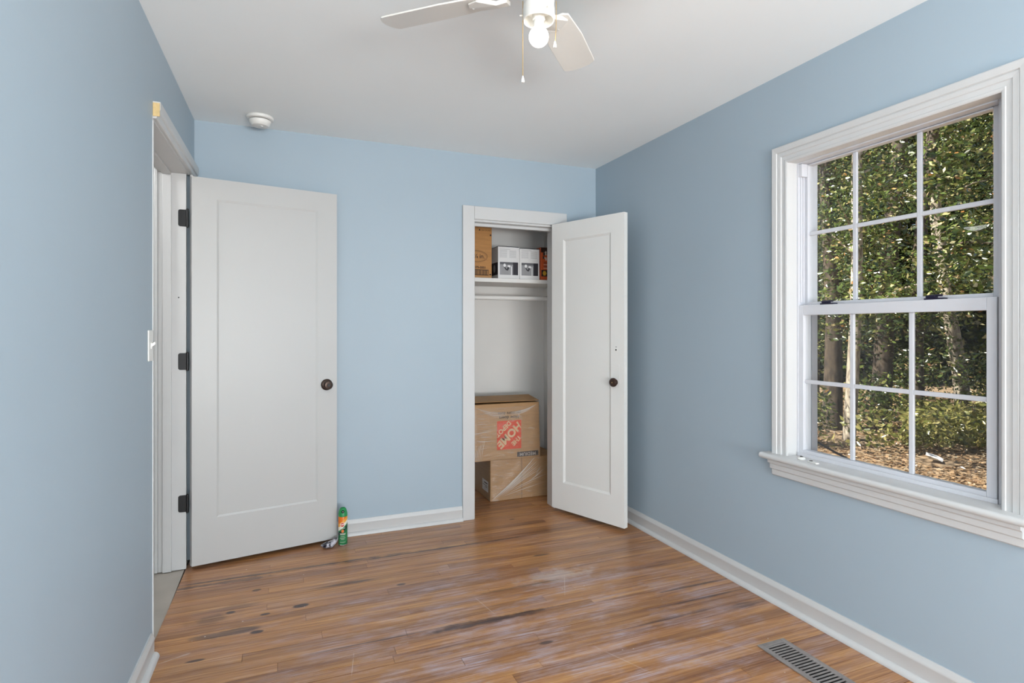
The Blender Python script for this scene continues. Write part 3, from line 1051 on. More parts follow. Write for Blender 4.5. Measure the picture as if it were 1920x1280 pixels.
ls = sash('lower_sash', FX0 + 0.002, FX0 + 0.034, 1.118, 1.886, 0.7012, 1.366, 0.027, 0.030, 0.019, 0.044, [1.397, 1.634], 1.025)
us = sash('upper_sash', FX0 + 0.040, FX0 + 0.072, 1.118, 1.886, 1.345, 2.003, 0.018, 0.030, 0.036, 0.006, [1.392, 1.650], 1.690)
MB().add([(FX0 + 0.078, 1.10, 0.70), (FX0 + 0.078, 1.884, 0.70), (FX0 + 0.078, 1.884, 1.35), (FX0 + 0.078, 1.10, 1.35)], [(0, 1, 2, 3)]).build('insect_screen', M['screen'], w1)
for ly in (1.745, 1.315):
    m = MB().box(FX0 + 0.006, FX0 + 0.030, ly - 0.034, ly + 0.034, 1.366, 1.372).box(FX0 + 0.010, FX0 + 0.026, ly - 0.005, ly + 0.030, 1.372, 1.383)
    lk = m.build('sash_lock', M['navy'], w1, bevel=0.002)
    lk['label'] = 'dark sash lock'
    MB().tube([(FX0 + 0.018, ly + 0.012, 1.379), (FX0 + 0.010, ly - 0.012, 1.381), (FX0 + 0.006, ly - 0.030, 1.379)], [0.004, 0.0045, 0.003], 8).build('lever', M['navy'], lk, smooth=True)

# ================================================================== THINGS
# ------------------------------------------------------------------ ceiling fan
FXc, FYc = 0.703, 1.516
fan = tag(empty('ceiling_fan', (FXc, FYc, CZ)), 'white four blade ceiling fan with lit bare bulb and two pull chains', 'ceiling fan')
MB().lathe([(0.02, CZ - 0.0005), (0.085, CZ - 0.001), (0.085, CZ - 0.02), (0.06, CZ - 0.05), (0.03, CZ - 0.055)], (FXc, FYc, 0), 36).build('canopy', M['fan'], fan, smooth=True)
MB().lathe([(0.03, CZ - 0.055), (0.095, CZ - 0.062), (0.105, CZ - 0.08), (0.105, CZ - 0.135), (0.09, CZ - 0.15), (0.05, CZ - 0.158)], (FXc, FYc, 0), 40).build('motor_housing', M['fan'], fan, smooth=True)
MB().lathe([(0.046, CZ - 0.158), (0.046, 2.217), (0.044, 2.212)], (FXc, FYc, 0), 36).build('switch_housing', M['fan'], fan, smooth=True)
for k in range(4):
    a = math.radians(47.5 + 90 * k)
    ca, sa = math.cos(a), math.sin(a)
    tilt = math.radians(-11)

    def fr(r, s, h=0.0):
        return (FXc + ca * r - sa * s * math.cos(tilt), FYc + sa * r + ca * s * math.cos(tilt), 2.252 + s * math.sin(tilt) + h)
    out = []
    for i in range(9):                                          # rounded tip
        t = -PI / 2 + i * PI / 8
        out.append((0.49 + 0.034 * math.cos(t) * (1 if abs(t) < 1.3 else 0.6), 0.064 * math.sin(t) if abs(t) < 1.5 else 0.060 * math.sin(t)))
    out += [(0.30, 0.060), (0.165, 0.048), (0.150, 0.030), (0.150, -0.030), (0.165, -0.048), (0.30, -0.060)]
    bl = MB().sweep([[fr(r, s) for r, s in out], [fr(r, s, 0.006) for r, s in out]]).build('blade', M['fan'], fan, bevel=0.002)
    iron = [(0.095, -0.016), (0.13, -0.014), (0.155, -0.030), (0.185, -0.040), (0.215, -0.030), (0.225, 0.0), (0.215, 0.030), (0.185, 0.040), (0.155, 0.030), (0.13, 0.014), (0.095, 0.016)]
    bi = MB().sweep([[fr(r, s, -0.006 - (0.012 if r < 0.14 else 0)) for r, s in iron], [fr(r, s, -0.0005 - (0.004 if r < 0.14 else 0)) for r, s in iron]]).build('blade_iron', M['fan'], bl, bevel=0.0015)
    for (r, s) in ((0.175, -0.024), (0.175, 0.024), (0.21, 0.0)):
        c = fr(r, s, -0.006)
        MB().lathe([(0.004, -0.0025), (0.004, 0.0)], c, 10).build('screw', M['fan'], bl)
# light kit: an open ring, socket and bulb
prof = [(0.036, 2.214), (0.045, 2.212), (0.047, 2.200), (0.047, 2.168), (0.0445, 2.165), (0.042, 2.168), (0.042, 2.198), (0.022, 2.203)]
lkit = MB().lathe(prof, (FXc, FYc, 0), 40, cap=False).build('light_fitter', M['fan'], fan, smooth=True)
for k in range(3):
    a = 0.6 + k * 2 * PI / 3
    MB().tube([(FXc + 0.036 * math.cos(a), FYc + 0.036 * math.sin(a), 2.183), (FXc + 0.056 * math.cos(a), FYc + 0.056 * math.sin(a), 2.183)], 0.003, 8).build('thumb_screw', M['fan'], lkit)
MB().lathe([(0.010, 2.206), (0.0185, 2.203), (0.0185, 2.170), (0.017, 2.168)], (FXc, FYc, 0), 28).build('socket', M['plastic'], fan, smooth=True)
MB().lathe([(0.012, 2.176), (0.0145, 2.172), (0.0160, 2.160), (0.0165, 2.1455)], (FXc, FYc, 0), 28).build('bulb_base', M['plastic'], fan, smooth=True)
M['glow'] = mat('lit bulb', (1, 1, 1, 1), 0.4, emit=(1.0, 0.95, 0.86, 1), estr=6)
bulb = MB().lathe([(0.0165, 2.1455)] + [(0.0292 * math.cos(q), 2.1195 + 0.0292 * math.sin(q)) for q in [math.radians(d_) for d_ in range(52, -86, -11)]] + [(0.001, 2.0903)], (FXc, FYc, 0), 32).build('bulb', M['glow'], fan, smooth=True, angle=60)
bulb['label'] = 'lit white bulb'
rx, ry = math.cos(0.387), -math.sin(0.387)
for dx, zb, ztop in ((-0.047, 1.985, 2.225), (0.051, 2.087, 2.225)):
    cx, cy = FXc + rx * dx, FYc + ry * dx
    sw = 0.0 if dx < 0 else -0.006
    ch = MB().tube([(cx, cy, ztop), (cx, cy, (ztop + zb) / 2), (cx + sw * 0.4, cy, zb + 0.018)], 0.0011, 6).build('pull_chain', M['brass'], fan, smooth=True)
    MB().lathe([(0.0012, 0.020), (0.0025, 0.017), (0.0048, 0.008), (0.0052, 0.002), (0.004, 0.0), (0.0005, -0.0005)], (cx + sw * 0.6, cy, zb), 14).build('pull_bob', M['plastic'], ch, smooth=True)

# ------------------------------------------------------------------ smoke detector
sx, sy_ = -0.106, 3.405
sd = tag(empty('smoke_detector', (sx, sy_, CZ)), 'round white smoke detector on the ceiling', 'smoke detector')
MB().lathe([(0.01, CZ), (0.068, CZ - 0.0005), (0.070, CZ - 0.004), (0.068, CZ - 0.014), (0.062, CZ - 0.017), (0.02, CZ - 0.017)], (sx, sy_, 0), 40).build('mounting_base', M['plastic'], sd, smooth=True)
MB().lathe([(0.02, CZ - 0.017), (0.053, CZ - 0.0172), (0.053, CZ - 0.0205), (0.02, CZ - 0.0205)], (sx, sy_, 0), 40).build('vent_gap', M['dark'], sd)
cv = MB().lathe([(0.02, CZ - 0.0205), (0.056, CZ - 0.021), (0.057, CZ - 0.026), (0.052, CZ - 0.040), (0.042, CZ - 0.050), (0.02, CZ - 0.0535), (0.001, CZ - 0.054)], (sx, sy_, 0), 40).build('cover', M['plastic'], sd, smooth=True)
MB().lathe([(0.008, CZ - 0.053), (0.008, CZ - 0.0555), (0.001, CZ - 0.0555)], (sx + 0.008, sy_ - 0.012, 0), 16).build('test_button', M['plastic'], cv, smooth=True)

# ------------------------------------------------------------------ light switch
sw0, sw1 = 2.482, 2.553
sw = tag(empty('light_switch', (xl(2.52), 2.5175, 1.197)), 'white toggle light switch plate beside the doorway', 'light switch')
m = MB()
lbox(m, sw0, sw1, 0.0005, 0.006, 1.138, 1.256)
m.build('cover_plate', M['plastic'], sw, bevel=0.003)
m = MB()
lbox(m, 2.512, 2.523, 0.006, 0.0085, 1.185, 1.209)
m.build('toggle_slot', M['plastic'], sw)
yt = 2.5175
m = MB().hexa([(xl(yt) + 0.007, yt - 0.004, 1.190), (xl(yt) + 0.007, yt + 0.004, 1.190), (xl(yt) + 0.007, yt + 0.004, 1.204), (xl(yt) + 0.007, yt - 0.004, 1.204)],
              [(xl(yt) + 0.021, yt - 0.003, 1.203), (xl(yt) + 0.021, yt + 0.003, 1.203), (xl(yt) + 0.019, yt + 0.003, 1.212), (xl(yt) + 0.019, yt - 0.003, 1.212)])
m.build('toggle', M['plastic'], sw, bevel=0.001)
for zz in (1.167, 1.227):
    MB().lathe([(0.003, 0.006), (0.003, 0.0068)], (xl(yt), yt, zz), 10, 'x').build('screw', M['plastic'], sw)

# ------------------------------------------------------------------ floor register
vr = tag(empty('floor_register', (1.82, 1.56, 0)), 'scuffed metal floor register with slats by the window wall', 'floor vent')
vx0, vx1, vy0, vy1 = 1.752, 1.890, 1.385, 1.718
MB().box(vx0 + 0.012, vx1 - 0.012, vy0 + 0.012, vy1 - 0.012, 0.0003, 0.0012).build('duct_shade', M['duct'], vr)  # dark sheet on the boards, standing in for shade inside the duct
fr_ = 0.022
m = MB()
for (a, b, c, d) in ((vx0, vx0 + fr_, vy0, vy1), (vx1 - fr_, vx1, vy0, vy1), (vx0 + fr_, vx1 - fr_, vy0, vy0 + fr_), (vx0 + fr_, vx1 - fr_, vy1 - fr_, vy1)):
    m.box(a, b, c, d, 0.0005, 0.0065)
m.build('frame', M['register'], vr, bevel=0.002)
nsl = 19
sl_mesh = None
for k in range(nsl):
    yy = vy0 + fr_ + (k + 0.5) * (vy1 - vy0 - 2 * fr_) / nsl
    m = MB().box(vx0 + fr_, vx1 - fr_, yy - 0.0030, yy + 0.0030, 0.0030, 0.0060)
    m.build('slat', M['register'], vr)

# ------------------------------------------------------------------ closet shelf and rod
shf = tag(empty('closet_shelf', (1.5, 4.1, 1.60)), 'white painted closet shelf on a back rail', 'shelf')
MB().box(0.962, 2.048, 3.885, 4.318, 1.603, 1.632).build('shelf_board', M['closet_wall'], shf, bevel=0.002)
MB().box(0.962, 2.048, 4.298, 4.318, 1.530, 1.6025).build('back_rail', M['closet_wall'], shf, bevel=0.002)
for xx in (0.9605, 2.0305):
    MB().box(xx, xx + 0.019, 3.90, 4.297, 1.530, 1.6025).build('side_rail', M['closet_wall'], shf, bevel=0.002)
rod = tag(empty('closet_rod', (1.5, 4.02, 1.49)), 'white round clothes rod under the closet shelf', 'clothes rod')
MB().lathe([(0.017, 0.975), (0.017, 2.035)], (0, 4.02, 1.497), 20, 'x').build('pole', M['closet_wall'], rod, smooth=True)
for xx, s in ((0.9605, 1), (2.0495, -1)):
    MB().lathe([(0.004, 0.0), (0.032, 0.0002 * s), (0.032, 0.004 * s), (0.024, 0.012 * s), (0.018, 0.013 * s)], (xx, 4.02, 1.497), 20, 'x').build('rod_cup', M['plastic'], rod, smooth=True)


# ------------------------------------------------------------------ boxes
def facef(x0, z0, yf):
    """front-face frame: u to the right, v up, at depth yf"""
    return lambda u, v: (x0 + u, yf, z0 + v)


def quad(name, x0, x1, z0, z1, yf, material, parent):
    return MB().add([(x0, yf, z0), (x1, yf, z0), (x1, yf, z1), (x0, yf, z1)], [(0, 1, 2, 3)]).build(name, material, parent)


def disc(name, cx, cz, rx_, rz_, yf, material, parent, n=24, ring=None):
    if ring:
        vs = []
        fs = []
        for k in range(n):
            a = 2 * PI * k / n
            vs += [(cx + rx_ * math.cos(a), yf, cz + rz_ * math.sin(a)), (cx + (rx_ - ring) * math.cos(a), yf, cz + (rz_ - ring) * math.sin(a))]
        for k in range(n):
            a, b = 2 * k, 2 * ((k + 1) % n)
            fs.append((a, b, b + 1, a + 1))
        return MB().add(vs, fs).build(name, material, parent)
    return MB().add([(cx + rx_ * math.cos(2 * PI * k / n), yf, cz + rz_ * math.sin(2 * PI * k / n)) for k in range(n)], [tuple(range(n))]).build(name, material, parent)


EPS = 0.0008
# lower moving box, on the closet floor
b2 = tag(empty('moving_box', (1.68, 4.08, 0)), 'bottom cardboard moving box wrapped in clear film on the closet floor', 'box')
MB().box(1.413, 1.960, 3.885, 4.285, 0.0008, 0.303).build('carton', M['card'], b2, bevel=0.004)
MB().box(1.4122, 1.4128, 3.93, 4.06, 0.055, 0.135).build('side_label', M['whitecard'], b2)
for (ya, yb, za, zb) in ((3.945, 4.02, 0.112, 0.120), (3.945, 4.045, 0.096, 0.100), (3.945, 4.0, 0.084, 0.088)):
    MB().box(1.4115, 1.4121, ya, yb, za, zb).build('printed_line', M['ink'], b2)
MB().box(1.66, 1.662, 3.8835, 3.8845, 0.001, 0.302).build('flap_seam', M['strip'], b2)


def film(parent, x0, x1, y0, y1, z0, z1, seed, amp=0.006, nx=26, nz=18, diag=None):
    """cling film standing off the front and left faces, pulled into creases"""
    rings = []
    total = (y1 - y0) + (x1 - x0)
    vs, fs = [], []
    na = nx
    for j in range(nz + 1):
        z = z0 + (z1 - z0) * j / nz
        for i in range(na + 1):
            s = i / na * total
            if s < (y1 - y0):
                x, yy = x0, y1 - s
                nxv, nyv = -1, 0
            else:
                x, yy = x0 + s - (y1 - y0), y0
                nxv, nyv = 0, -1
            q = 0.5 + 0.5 * noise.noise(Vector((s * 4 + seed, z * 22, seed)))
            w = 0.002 + amp * q * q
            if diag:
                dd = abs((s - (y1 - y0)) - diag[0] - diag[1] * (z - z0))
                w += 0.016 * max(0, 1 - dd / 0.025)
            vs.append((x + nxv * w, yy + nyv * w, z))
    for j in range(nz):
        for i in range(na):
            a = j * (na + 1) + i
            fs.append((a, a + 1, a + na + 2, a + na + 1))
    return MB().add(vs, fs).build('plastic_wrap', M['wrap'], parent, smooth=True, angle=180)


film(b2, 1.413, 1.958, 3.885, 4.283, 0.004, 0.300, 3.0, diag=(0.04, 0.85))

# upper box, upside down with the shop logo
b1 = tag(empty('moving_box', (1.53, 4.06, 0.304)), 'upper cardboard moving box with upside-down orange logo, wrapped in film', 'box')
yf = 3.868
m = MB()
m.hexa([(1.262, yf, 0.3042), (1.806, yf, 0.3042), (1.806, 4.26, 0.3042), (1.262, 4.26, 0.3042)], [(1.258, yf, 0.715), (1.796, yf, 0.715), (1.796, 4.255, 0.715), (1.258, 4.255, 0.715)])
m.build('carton', M['card'], b1, bevel=0.004)
m = MB()
m.hexa([(1.260, yf + 0.016, 0.728), (1.795, yf + 0.004, 0.7235), (1.795, 4.06, 0.745), (1.260, 4.06, 0.748)], [(1.260, yf + 0.014, 0.733), (1.795, yf + 0.002, 0.7285), (1.795, 4.06, 0.750), (1.260, 4.06, 0.753)])
m.build('top_flap', M['card'], b1)
m = MB()
m.hexa([(1.260, 4.066, 0.748), (1.795, 4.066, 0.745), (1.795, 4.254, 0.7165), (1.260, 4.254, 0.7165)], [(1.260, 4.066, 0.753), (1.795, 4.066, 0.750), (1.795, 4.254, 0.7215), (1.260, 4.254, 0.7215)])
m.build('top_flap', M['card'], b1)
yp = yf - EPS
lx0, lx1, lz0, lz1 = 1.458, 1.650, 0.378, 0.588
quad('printed_logo', lx0, lx1, lz0, lz1, yp, M['logo'], b1)
lcx, lcz = (lx0 + lx1) / 2, (lz0 + lz1) / 2


def logo_frame(du, dv, sx_=1.0):
    """upside down and slanting up to the right, as on the carton"""
    ang = math.radians(180 + 42)

    def fn(u, v):
        u, v = u + du, v + dv
        x = u * math.cos(ang) - v * math.sin(ang)
        z = u * math.sin(ang) + v * math.cos(ang)
        hw, hz_ = (lx1 - lx0) / 2 - 0.002, (lz1 - lz0) / 2 - 0.002
        return (lcx + max(-hw, min(hw, x)), yp - 0.0004, lcz + max(-hz_, min(hz_, z)))
    return fn


put_text('THE', 0.046, logo_frame(-0.012, 0.070), 'printed_text', M['logotext'], b1, bold=0.0016)
put_text('HOME', 0.082, logo_frame(0.0, 0.0), 'printed_text', M['logotext'], b1, bold=0.0034)
put_text('DEPOT', 0.046, logo_frame(0.004, -0.066), 'printed_text', M['logotext'], b1, bold=0.0018)
flip = lambda cx, cz: (lambda u, v: (cx - u, yp - 0.0002, cz - v))
put_text('How doers', 0.034, flip(1.552, 0.612), 'printed_text', M['ink'], b1, bold=0.0005)
put_text('get more done.', 0.030, flip(1.552, 0.644), 'printed_text', M['ink'], b1, bold=0.0004)
quad('printed_strip', 1.617, 1.790, 0.315, 0.352, yp, M['strip'], b1)
put_text('MEDIUM', 0.034, lambda u, v: (1.703 - u, yp - 0.0003, 0.3335 - v), 'printed_text', M['striptext'], b1, bold=0.0006, spacing=1.05)
film(b1, 1.258, 1.806, 3.866, 4.25, 0.306, 0.690, 9.0, amp=0.007)

# folds where the film is pulled tight
M['crease'] = mat_mesh('stretched film fold', srgb(238, 230, 222), 0.62)


def crease(parent, x0, z0, x1, z1, yf_, w_, bow=0.0):
    n_ = 8
    vs = []
    L_ = math.hypot(x1 - x0, z1 - z0)
    nx_, nz_ = -(z1 - z0) / L_, (x1 - x0) / L_
    for i in range(n_ + 1):
        t = i / n_
        k_ = math.sin(PI * t)
        px_, pz_ = x0 + (x1 - x0) * t + nx_ * bow * k_, z0 + (z1 - z0) * t + nz_ * bow * k_
        hw_ = w_ * (0.15 + 0.85 * k_)
        vs += [(px_ + nx_ * hw_, yf_, pz_ + nz_ * hw_), (px_, yf_ - 0.004 * k_, pz_), (px_ - nx_ * hw_, yf_, pz_ - nz_ * hw_)]
    fs = []
    for i in range(n_):
        a_ = 3 * i
        fs += [(a_, a_ + 1, a_ + 4, a_ + 3), (a_ + 1, a_ + 2, a_ + 5, a_ + 4)]
    MB().add(vs, fs).build('wrap_fold', M['crease'], parent, smooth=True, angle=180)


crn = random.Random(12)
for k in range(7):
    o_ = k * 0.011
    crease(b2, 1.425 + o_ * 1.5, 0.02 + 0.4 * o_, 1.76 + o_ * 0.8, 0.298 - o_ * 1.3, 3.871 - 0.0006 * k, (0.0055, 0.002, 0.0035, 0.0012, 0.0022, 0.001, 0.0015)[k], -0.012 + 0.004 * k)
for k in range(7):
    z_ = 0.03 + 0.035 * k
    crease(b2, 1.46 + 0.05 * k + crn.uniform(0, 0.05), z_ * 0.6 + 0.01, 1.75 + crn.uniform(0, 0.15), z_ * 0.6 + 0.09, 3.872, 0.0009, 0.004)
for k in range(12):
    z_ = 0.40 + 0.022 * k + crn.uniform(-0.008, 0.008)
    x_ = 1.275 + crn.uniform(0, 0.05)
    crease(b1, x_, z_, x_ + crn.uniform(0.06, 0.16), z_ + crn.uniform(-0.012, 0.012), 3.852, crn.uniform(0.0008, 0.0026), crn.uniform(-0.006, 0.006))
for k in range(6):
    crease(b1, 1.28 + 0.02 * k, 0.700 - 0.012 * k, 1.53, 0.650 - 0.004 * k, 3.852, crn.uniform(0.0008, 0.002), -0.015)
    crease(b1, 1.78 - 0.012 * k, 0.706 - 0.008 * k, 1.56, 0.652 - 0.003 * k, 3.852, crn.uniform(0.0008, 0.0022), 0.012)
for k in range(5):
    crease(b1, 1.285 + 0.012 * k, 0.315, 1.30 + 0.016 * k, 0.40 + 0.02 * k, 3.852, crn.uniform(0.001, 0.002), 0.004)

# tall amber carton at the left of the shelf
b3 = tag(empty('shelf_carton', (1.30, 4.05, 1.632)), 'tall amber cardboard carton with barcode at the end of the closet shelf', 'box')
MB().box(1.13, 1.437, 3.920, 4.20, 1.6325, 2.008).build('carton', M['card2'], b3, bevel=0.003)
yq = 3.920 - EPS
disc('printed_oval', 1.316, 1.790, 0.088, 0.043, yq, M['ink'], b3, 36, ring=0.0022)
disc('printed_oval', 1.316, 1.790, 0.080, 0.036, yq, M['ink'], b3, 36, ring=0.0014)
put_text('1\u00bc', 0.046, facef(1.306, 1.790, yq), 'printed_text', M['ink'], b3, bold=0.0004)
put_text('in.', 0.046, facef(1.362, 1.790, yq), 'printed_text', M['ink'], b3, bold=0.0004)
put_text('812-1079-0001', 0.024, facef(1.318, 1.7085, yq), 'printed_text', M['ink'], b3, bold=0.0006)
m = MB()
bx = 1.21
brnd = random.Random(3)
while bx < 1.398:
    w_ = brnd.choice((0.0012, 0.0022, 0.0036))
    m.add([(bx, yq, 1.657), (bx + w_, yq, 1.657), (bx + w_, yq, 1.690), (bx, yq, 1.690)], [(0, 1, 2, 3)])
    bx += w_ + brnd.choice((0.0012, 0.002, 0.003))
m.build('printed_barcode', M['ink'], b3)
for (a, b, c, d) in ((1.20, 1.412, 1.690, 1.6945), (1.20, 1.412, 1.6525, 1.657), (1.4085, 1.412, 1.657, 1.690)):
    quad('printed_border', a, b, c, d, yq, M['ink'], b3)
quad('printed_mark', 1.418, 1.432, 1.655, 1.664, yq, M['ink'], b3)
disc('printed_dot', 1.427, 1.949, 0.006, 0.007, yq, M['ink'], b3, 16)
MB().add([(1.335, yq, 1.979), (1.349, yq, 1.979), (1.342, yq, 1.993)], [(0, 1, 2)]).build('printed_arrow', M['ink'], b3)
put_text('open this end', 0.013, facef(1.392, 1.984, yq), 'printed_text', M['ink'], b3)
quad('tape_edge', 1.132, 1.435, 1.6335, 1.645, yq, M['card'], b3)

# two white lamp cartons side by side
for (xa, xb, lab) in ((1.490, 1.6625, 'white lamp carton with photo print, beside the amber carton'), (1.6645, 1.828, 'white lamp carton with photo print, beside the orange carton')):
    b = tag(empty('lamp_carton', ((xa + xb) / 2, 4.03, 1.632)), lab, 'box', 'white lamp cartons on the closet shelf')
    yw = 3.930
    MB().box(xa, xb, yw, yw + 0.20, 1.6325, 1.872 if xa < 1.6 else 1.866).build('carton', M['whitecard'], b, bevel=0.0015)
    y2 = yw - EPS
    px0, px1, pz0, pz1 = xa + 0.014, xb - 0.012, 1.664, 1.759
    quad('printed_photo', px0, px1, pz0, pz1, y2, M['photo_grey'], b)
    pw = px1 - px0
    quad('printed_shade', px0 + pw * 0.72, px1, pz0, pz1, y2 - 0.0003, M['photo_dark'], b)
    quad('printed_shade', px0, px0 + pw * 0.72, pz1 - 0.018, pz1, y2 - 0.0002, M['photo_mid'], b)
    quad('printed_doorway', px0 + pw * 0.615, px0 + pw * 0.655, pz0, pz1 - 0.03, y2 - 0.0004, M['photo_light'], b)
    disc('printed_lamp', px0 + pw * 0.26, pz1 - 0.024, 0.010, 0.012, y2 - 0.0005, M['photo_light'], b)
    disc('printed_lamp', px0 + pw * 0.50, pz1 - 0.031, 0.011, 0.009, y2 - 0.0005, M['photo_light'], b)
    MB().add([(px0 + pw * 0.21, y2 - 0.0006, pz1 - 0.036), (px0 + pw * 0.30, y2 - 0.0006, pz1 - 0.040), (px0 + pw * 0.40, y2 - 0.0006, pz1 - 0.058), (px0 + pw * 0.34, y2 - 0.0006, pz1 - 0.062)], [(0, 1, 2, 3)]).build('printed_lamp_arm', M['photo_dark'], b)
    MB().add([(px0 + pw * 0.36, y2 - 0.0006, pz1 - 0.058), (px0 + pw * 0.44, y2 - 0.0006, pz1 - 0.034), (px0 + pw * 0.52, y2 - 0.0006, pz1 - 0.042), (px0 + pw * 0.42, y2 - 0.0006, pz1 - 0.066)], [(0, 1, 2, 3)]).build('printed_lamp_arm', M['photo_dark'], b)
    for k in range(7):
        zz = 1.852 - k * 0.0095
        quad('printed_line', xa + 0.012, xa + 0.012 + (0.085 if k == 0 else 0.060), zz, zz + 0.0028, y2, M['inkfaint'], b)
        if k:
            quad('printed_line', xa + 0.090, xa + 0.145, zz, zz + 0.0028, y2, M['inkfaint'], b)
    if xa < 1.6:
        MB().add([(xa - EPS, yw + 0.005, 1.664), (xa - EPS, yw + 0.195, 1.664), (xa - EPS, yw + 0.195, 1.757), (xa - EPS, yw + 0.005, 1.757)], [(0, 1, 2, 3)]).build('printed_photo', M['photo_dark'], b)
        MB().add([(xa - 2 * EPS, yw + 0.075 + 0.022 * math.cos(2 * PI * k / 16), 1.712 + 0.030 * math.sin(2 * PI * k / 16)) for k in range(16)], [tuple(range(16))]).build('printed_lamp', M['photo_grey'], b)
    MB().box(xa + 0.004, xb - 0.004, yw + 0.003, yw + 0.19, 1.8725 if xa < 1.6 else 1.8665, 1.8765 if xa < 1.6 else 1.8705).build('top_flap', M['photo_dark'], b)

# orange carton at the right
b4 = tag(empty('orange_carton', (1.92, 4.03, 1.632)), 'orange printed carton at the right end of the closet shelf', 'box')
yo = 3.928
MB().box(1.838, 2.026, yo, yo + 0.19, 1.6325, 1.885).build('carton', M['orangecard'], b4, bevel=0.002)
y3 = yo - EPS
quad('printed_band', 1.839, 2.02, 1.845, 1.884, y3, M['brownknob'], b4)
quad('printed_patch', 1.843, 1.893, 1.662, 1.712, y3, M['ink'], b4)
disc('printed_badge', 1.870, 1.687, 0.017, 0.020, y3 - 0.0004, M['yellow'], b4, 6)
prnd = random.Random(8)
for k in range(14):
    cx_, cz_ = 1.872 + prnd.uniform(-0.012, 0.045), 1.825 + prnd.uniform(-0.036, 0.030)
    disc('printed_swirl', cx_, cz_, prnd.uniform(0.004, 0.012), prnd.uniform(0.004, 0.014), y3 - 0.0003 - k * 0.00004, M['cream'] if k % 2 else M['strip'], b4, 9)
for k in range(6):
    quad('printed_line', 1.862, 1.862 + prnd.uniform(0.05, 0.12), 1.724 + k * 0.009, 1.7275 + k * 0.009, y3, M['cream'] if k % 3 == 0 else M['strip'], b4)

# ------------------------------------------------------------------ spray can and crumpled packet by the door
cx, cy, cr = 0.336, 3.446, 0.0262
can = tag(empty('spray_can', (cx, cy, 0)), 'green insect repellent spray can standing beside the open door', 'spray can')


def mat_can():
    m, nt, n, l, p = new_mat('printed green can')
    tc = n.new('ShaderNodeTexCoord')
    sp = n.new('ShaderNodeSeparateXYZ')
    l.new(tc.outputs['Object'], sp.inputs[0])
    ad = n.new('ShaderNodeMath')                       # slanting bands
    ad.operation = 'MULTIPLY_ADD'
    ad.inputs[1].default_value = -0.9
    l.new(sp.outputs[0], ad.inputs[0])
    l.new(sp.outputs[2], ad.inputs[2])
    mr = n.new('ShaderNodeMapRange')
    mr.inputs[1].default_value = 0.0
    mr.inputs[2].default_value = 0.165
    l.new(ad.outputs[0], mr.inputs[0])
    r = n.new('ShaderNodeValToRGB')
    r.color_ramp.interpolation = 'CONSTANT'
    el = r.color_ramp.elements
    el[0].position, el[0].color = 0.0, srgb(30, 104, 62)
    el[1].position, el[1].color = 0.05, srgb(46, 128, 78)
    for a, c in ((0.40, srgb(34, 108, 66)), (0.50, srgb(22, 58, 46)), (0.60, srgb(52, 136, 92)), (0.66, srgb(226, 222, 206)), (0.78, srgb(236, 168, 70)), (0.90, srgb(228, 120, 36))):
        e = el.new(a)
        e.color = c
    l.new(mr.outputs[0], r.inputs[0])
    l.new(r.outputs[0], p.inputs['Base Color'])
    p.inputs['Roughness'].default_value = 0.28
    return m


M['can'] = mat_can()
M['cangreen'] = mat('green plastic cap', srgb(38, 138, 78), 0.35, var=0.03)
M['steel'] = mat('bright steel', srgb(196, 194, 190), 0.25, metal=0.9)
M['red'] = mat('red print', srgb(206, 62, 40), 0.4)
M['whiteprint'] = mat('white print', srgb(238, 234, 226), 0.4)
M['orangeprint'] = mat('orange badge print', srgb(222, 120, 62), 0.4)
MB().lathe([(0.010, 0.0005), (0.0235, 0.0008), (cr, 0.003), (cr, 0.006), (cr - 0.001, 0.007)], (cx, cy, 0), 32).build('rim', M['steel'], can, smooth=True)
body = MB().lathe([(cr - 0.001, 0.007), (cr, 0.009), (cr, 0.164), (cr - 0.001, 0.168)], (cx, cy, 0), 40).build('body', M['can'], can, smooth=True)
cap = MB().lathe([(cr - 0.0015, 0.168), (cr + 0.0002, 0.170), (cr - 0.0005, 0.186), (cr - 0.004, 0.200), (cr - 0.009, 0.212), (cr - 0.0135, 0.216), (0.0125, 0.206), (0.001, 0.204)], (cx, cy, 0), 40).build('cap', M['cangreen'], can, smooth=True)
vdir = Vector((-cx, -cy, 0)).normalized()
vang = math.atan2(vdir.y, vdir.x)


def can_frame(z0, rad, da=0.0):
    def fn(u, v):
        a = vang + da + u / rad
        return (cx + rad * math.cos(a), cy + rad * math.sin(a), z0 + v)
    return fn


def can_disc(z0, ru, rv, rad, material, da=0.0, n=24, name='printed_badge'):
    f_ = can_frame(z0, rad, da)
    vs = [f_(0, 0)] + [f_(ru * math.cos(2 * PI * k / n), rv * math.sin(2 * PI * k / n)) for k in range(n)]
    return MB().add(vs, [(0, 1 + k, 1 + (k + 1) % n) for k in range(n)]).build(name, material, can, smooth=True)


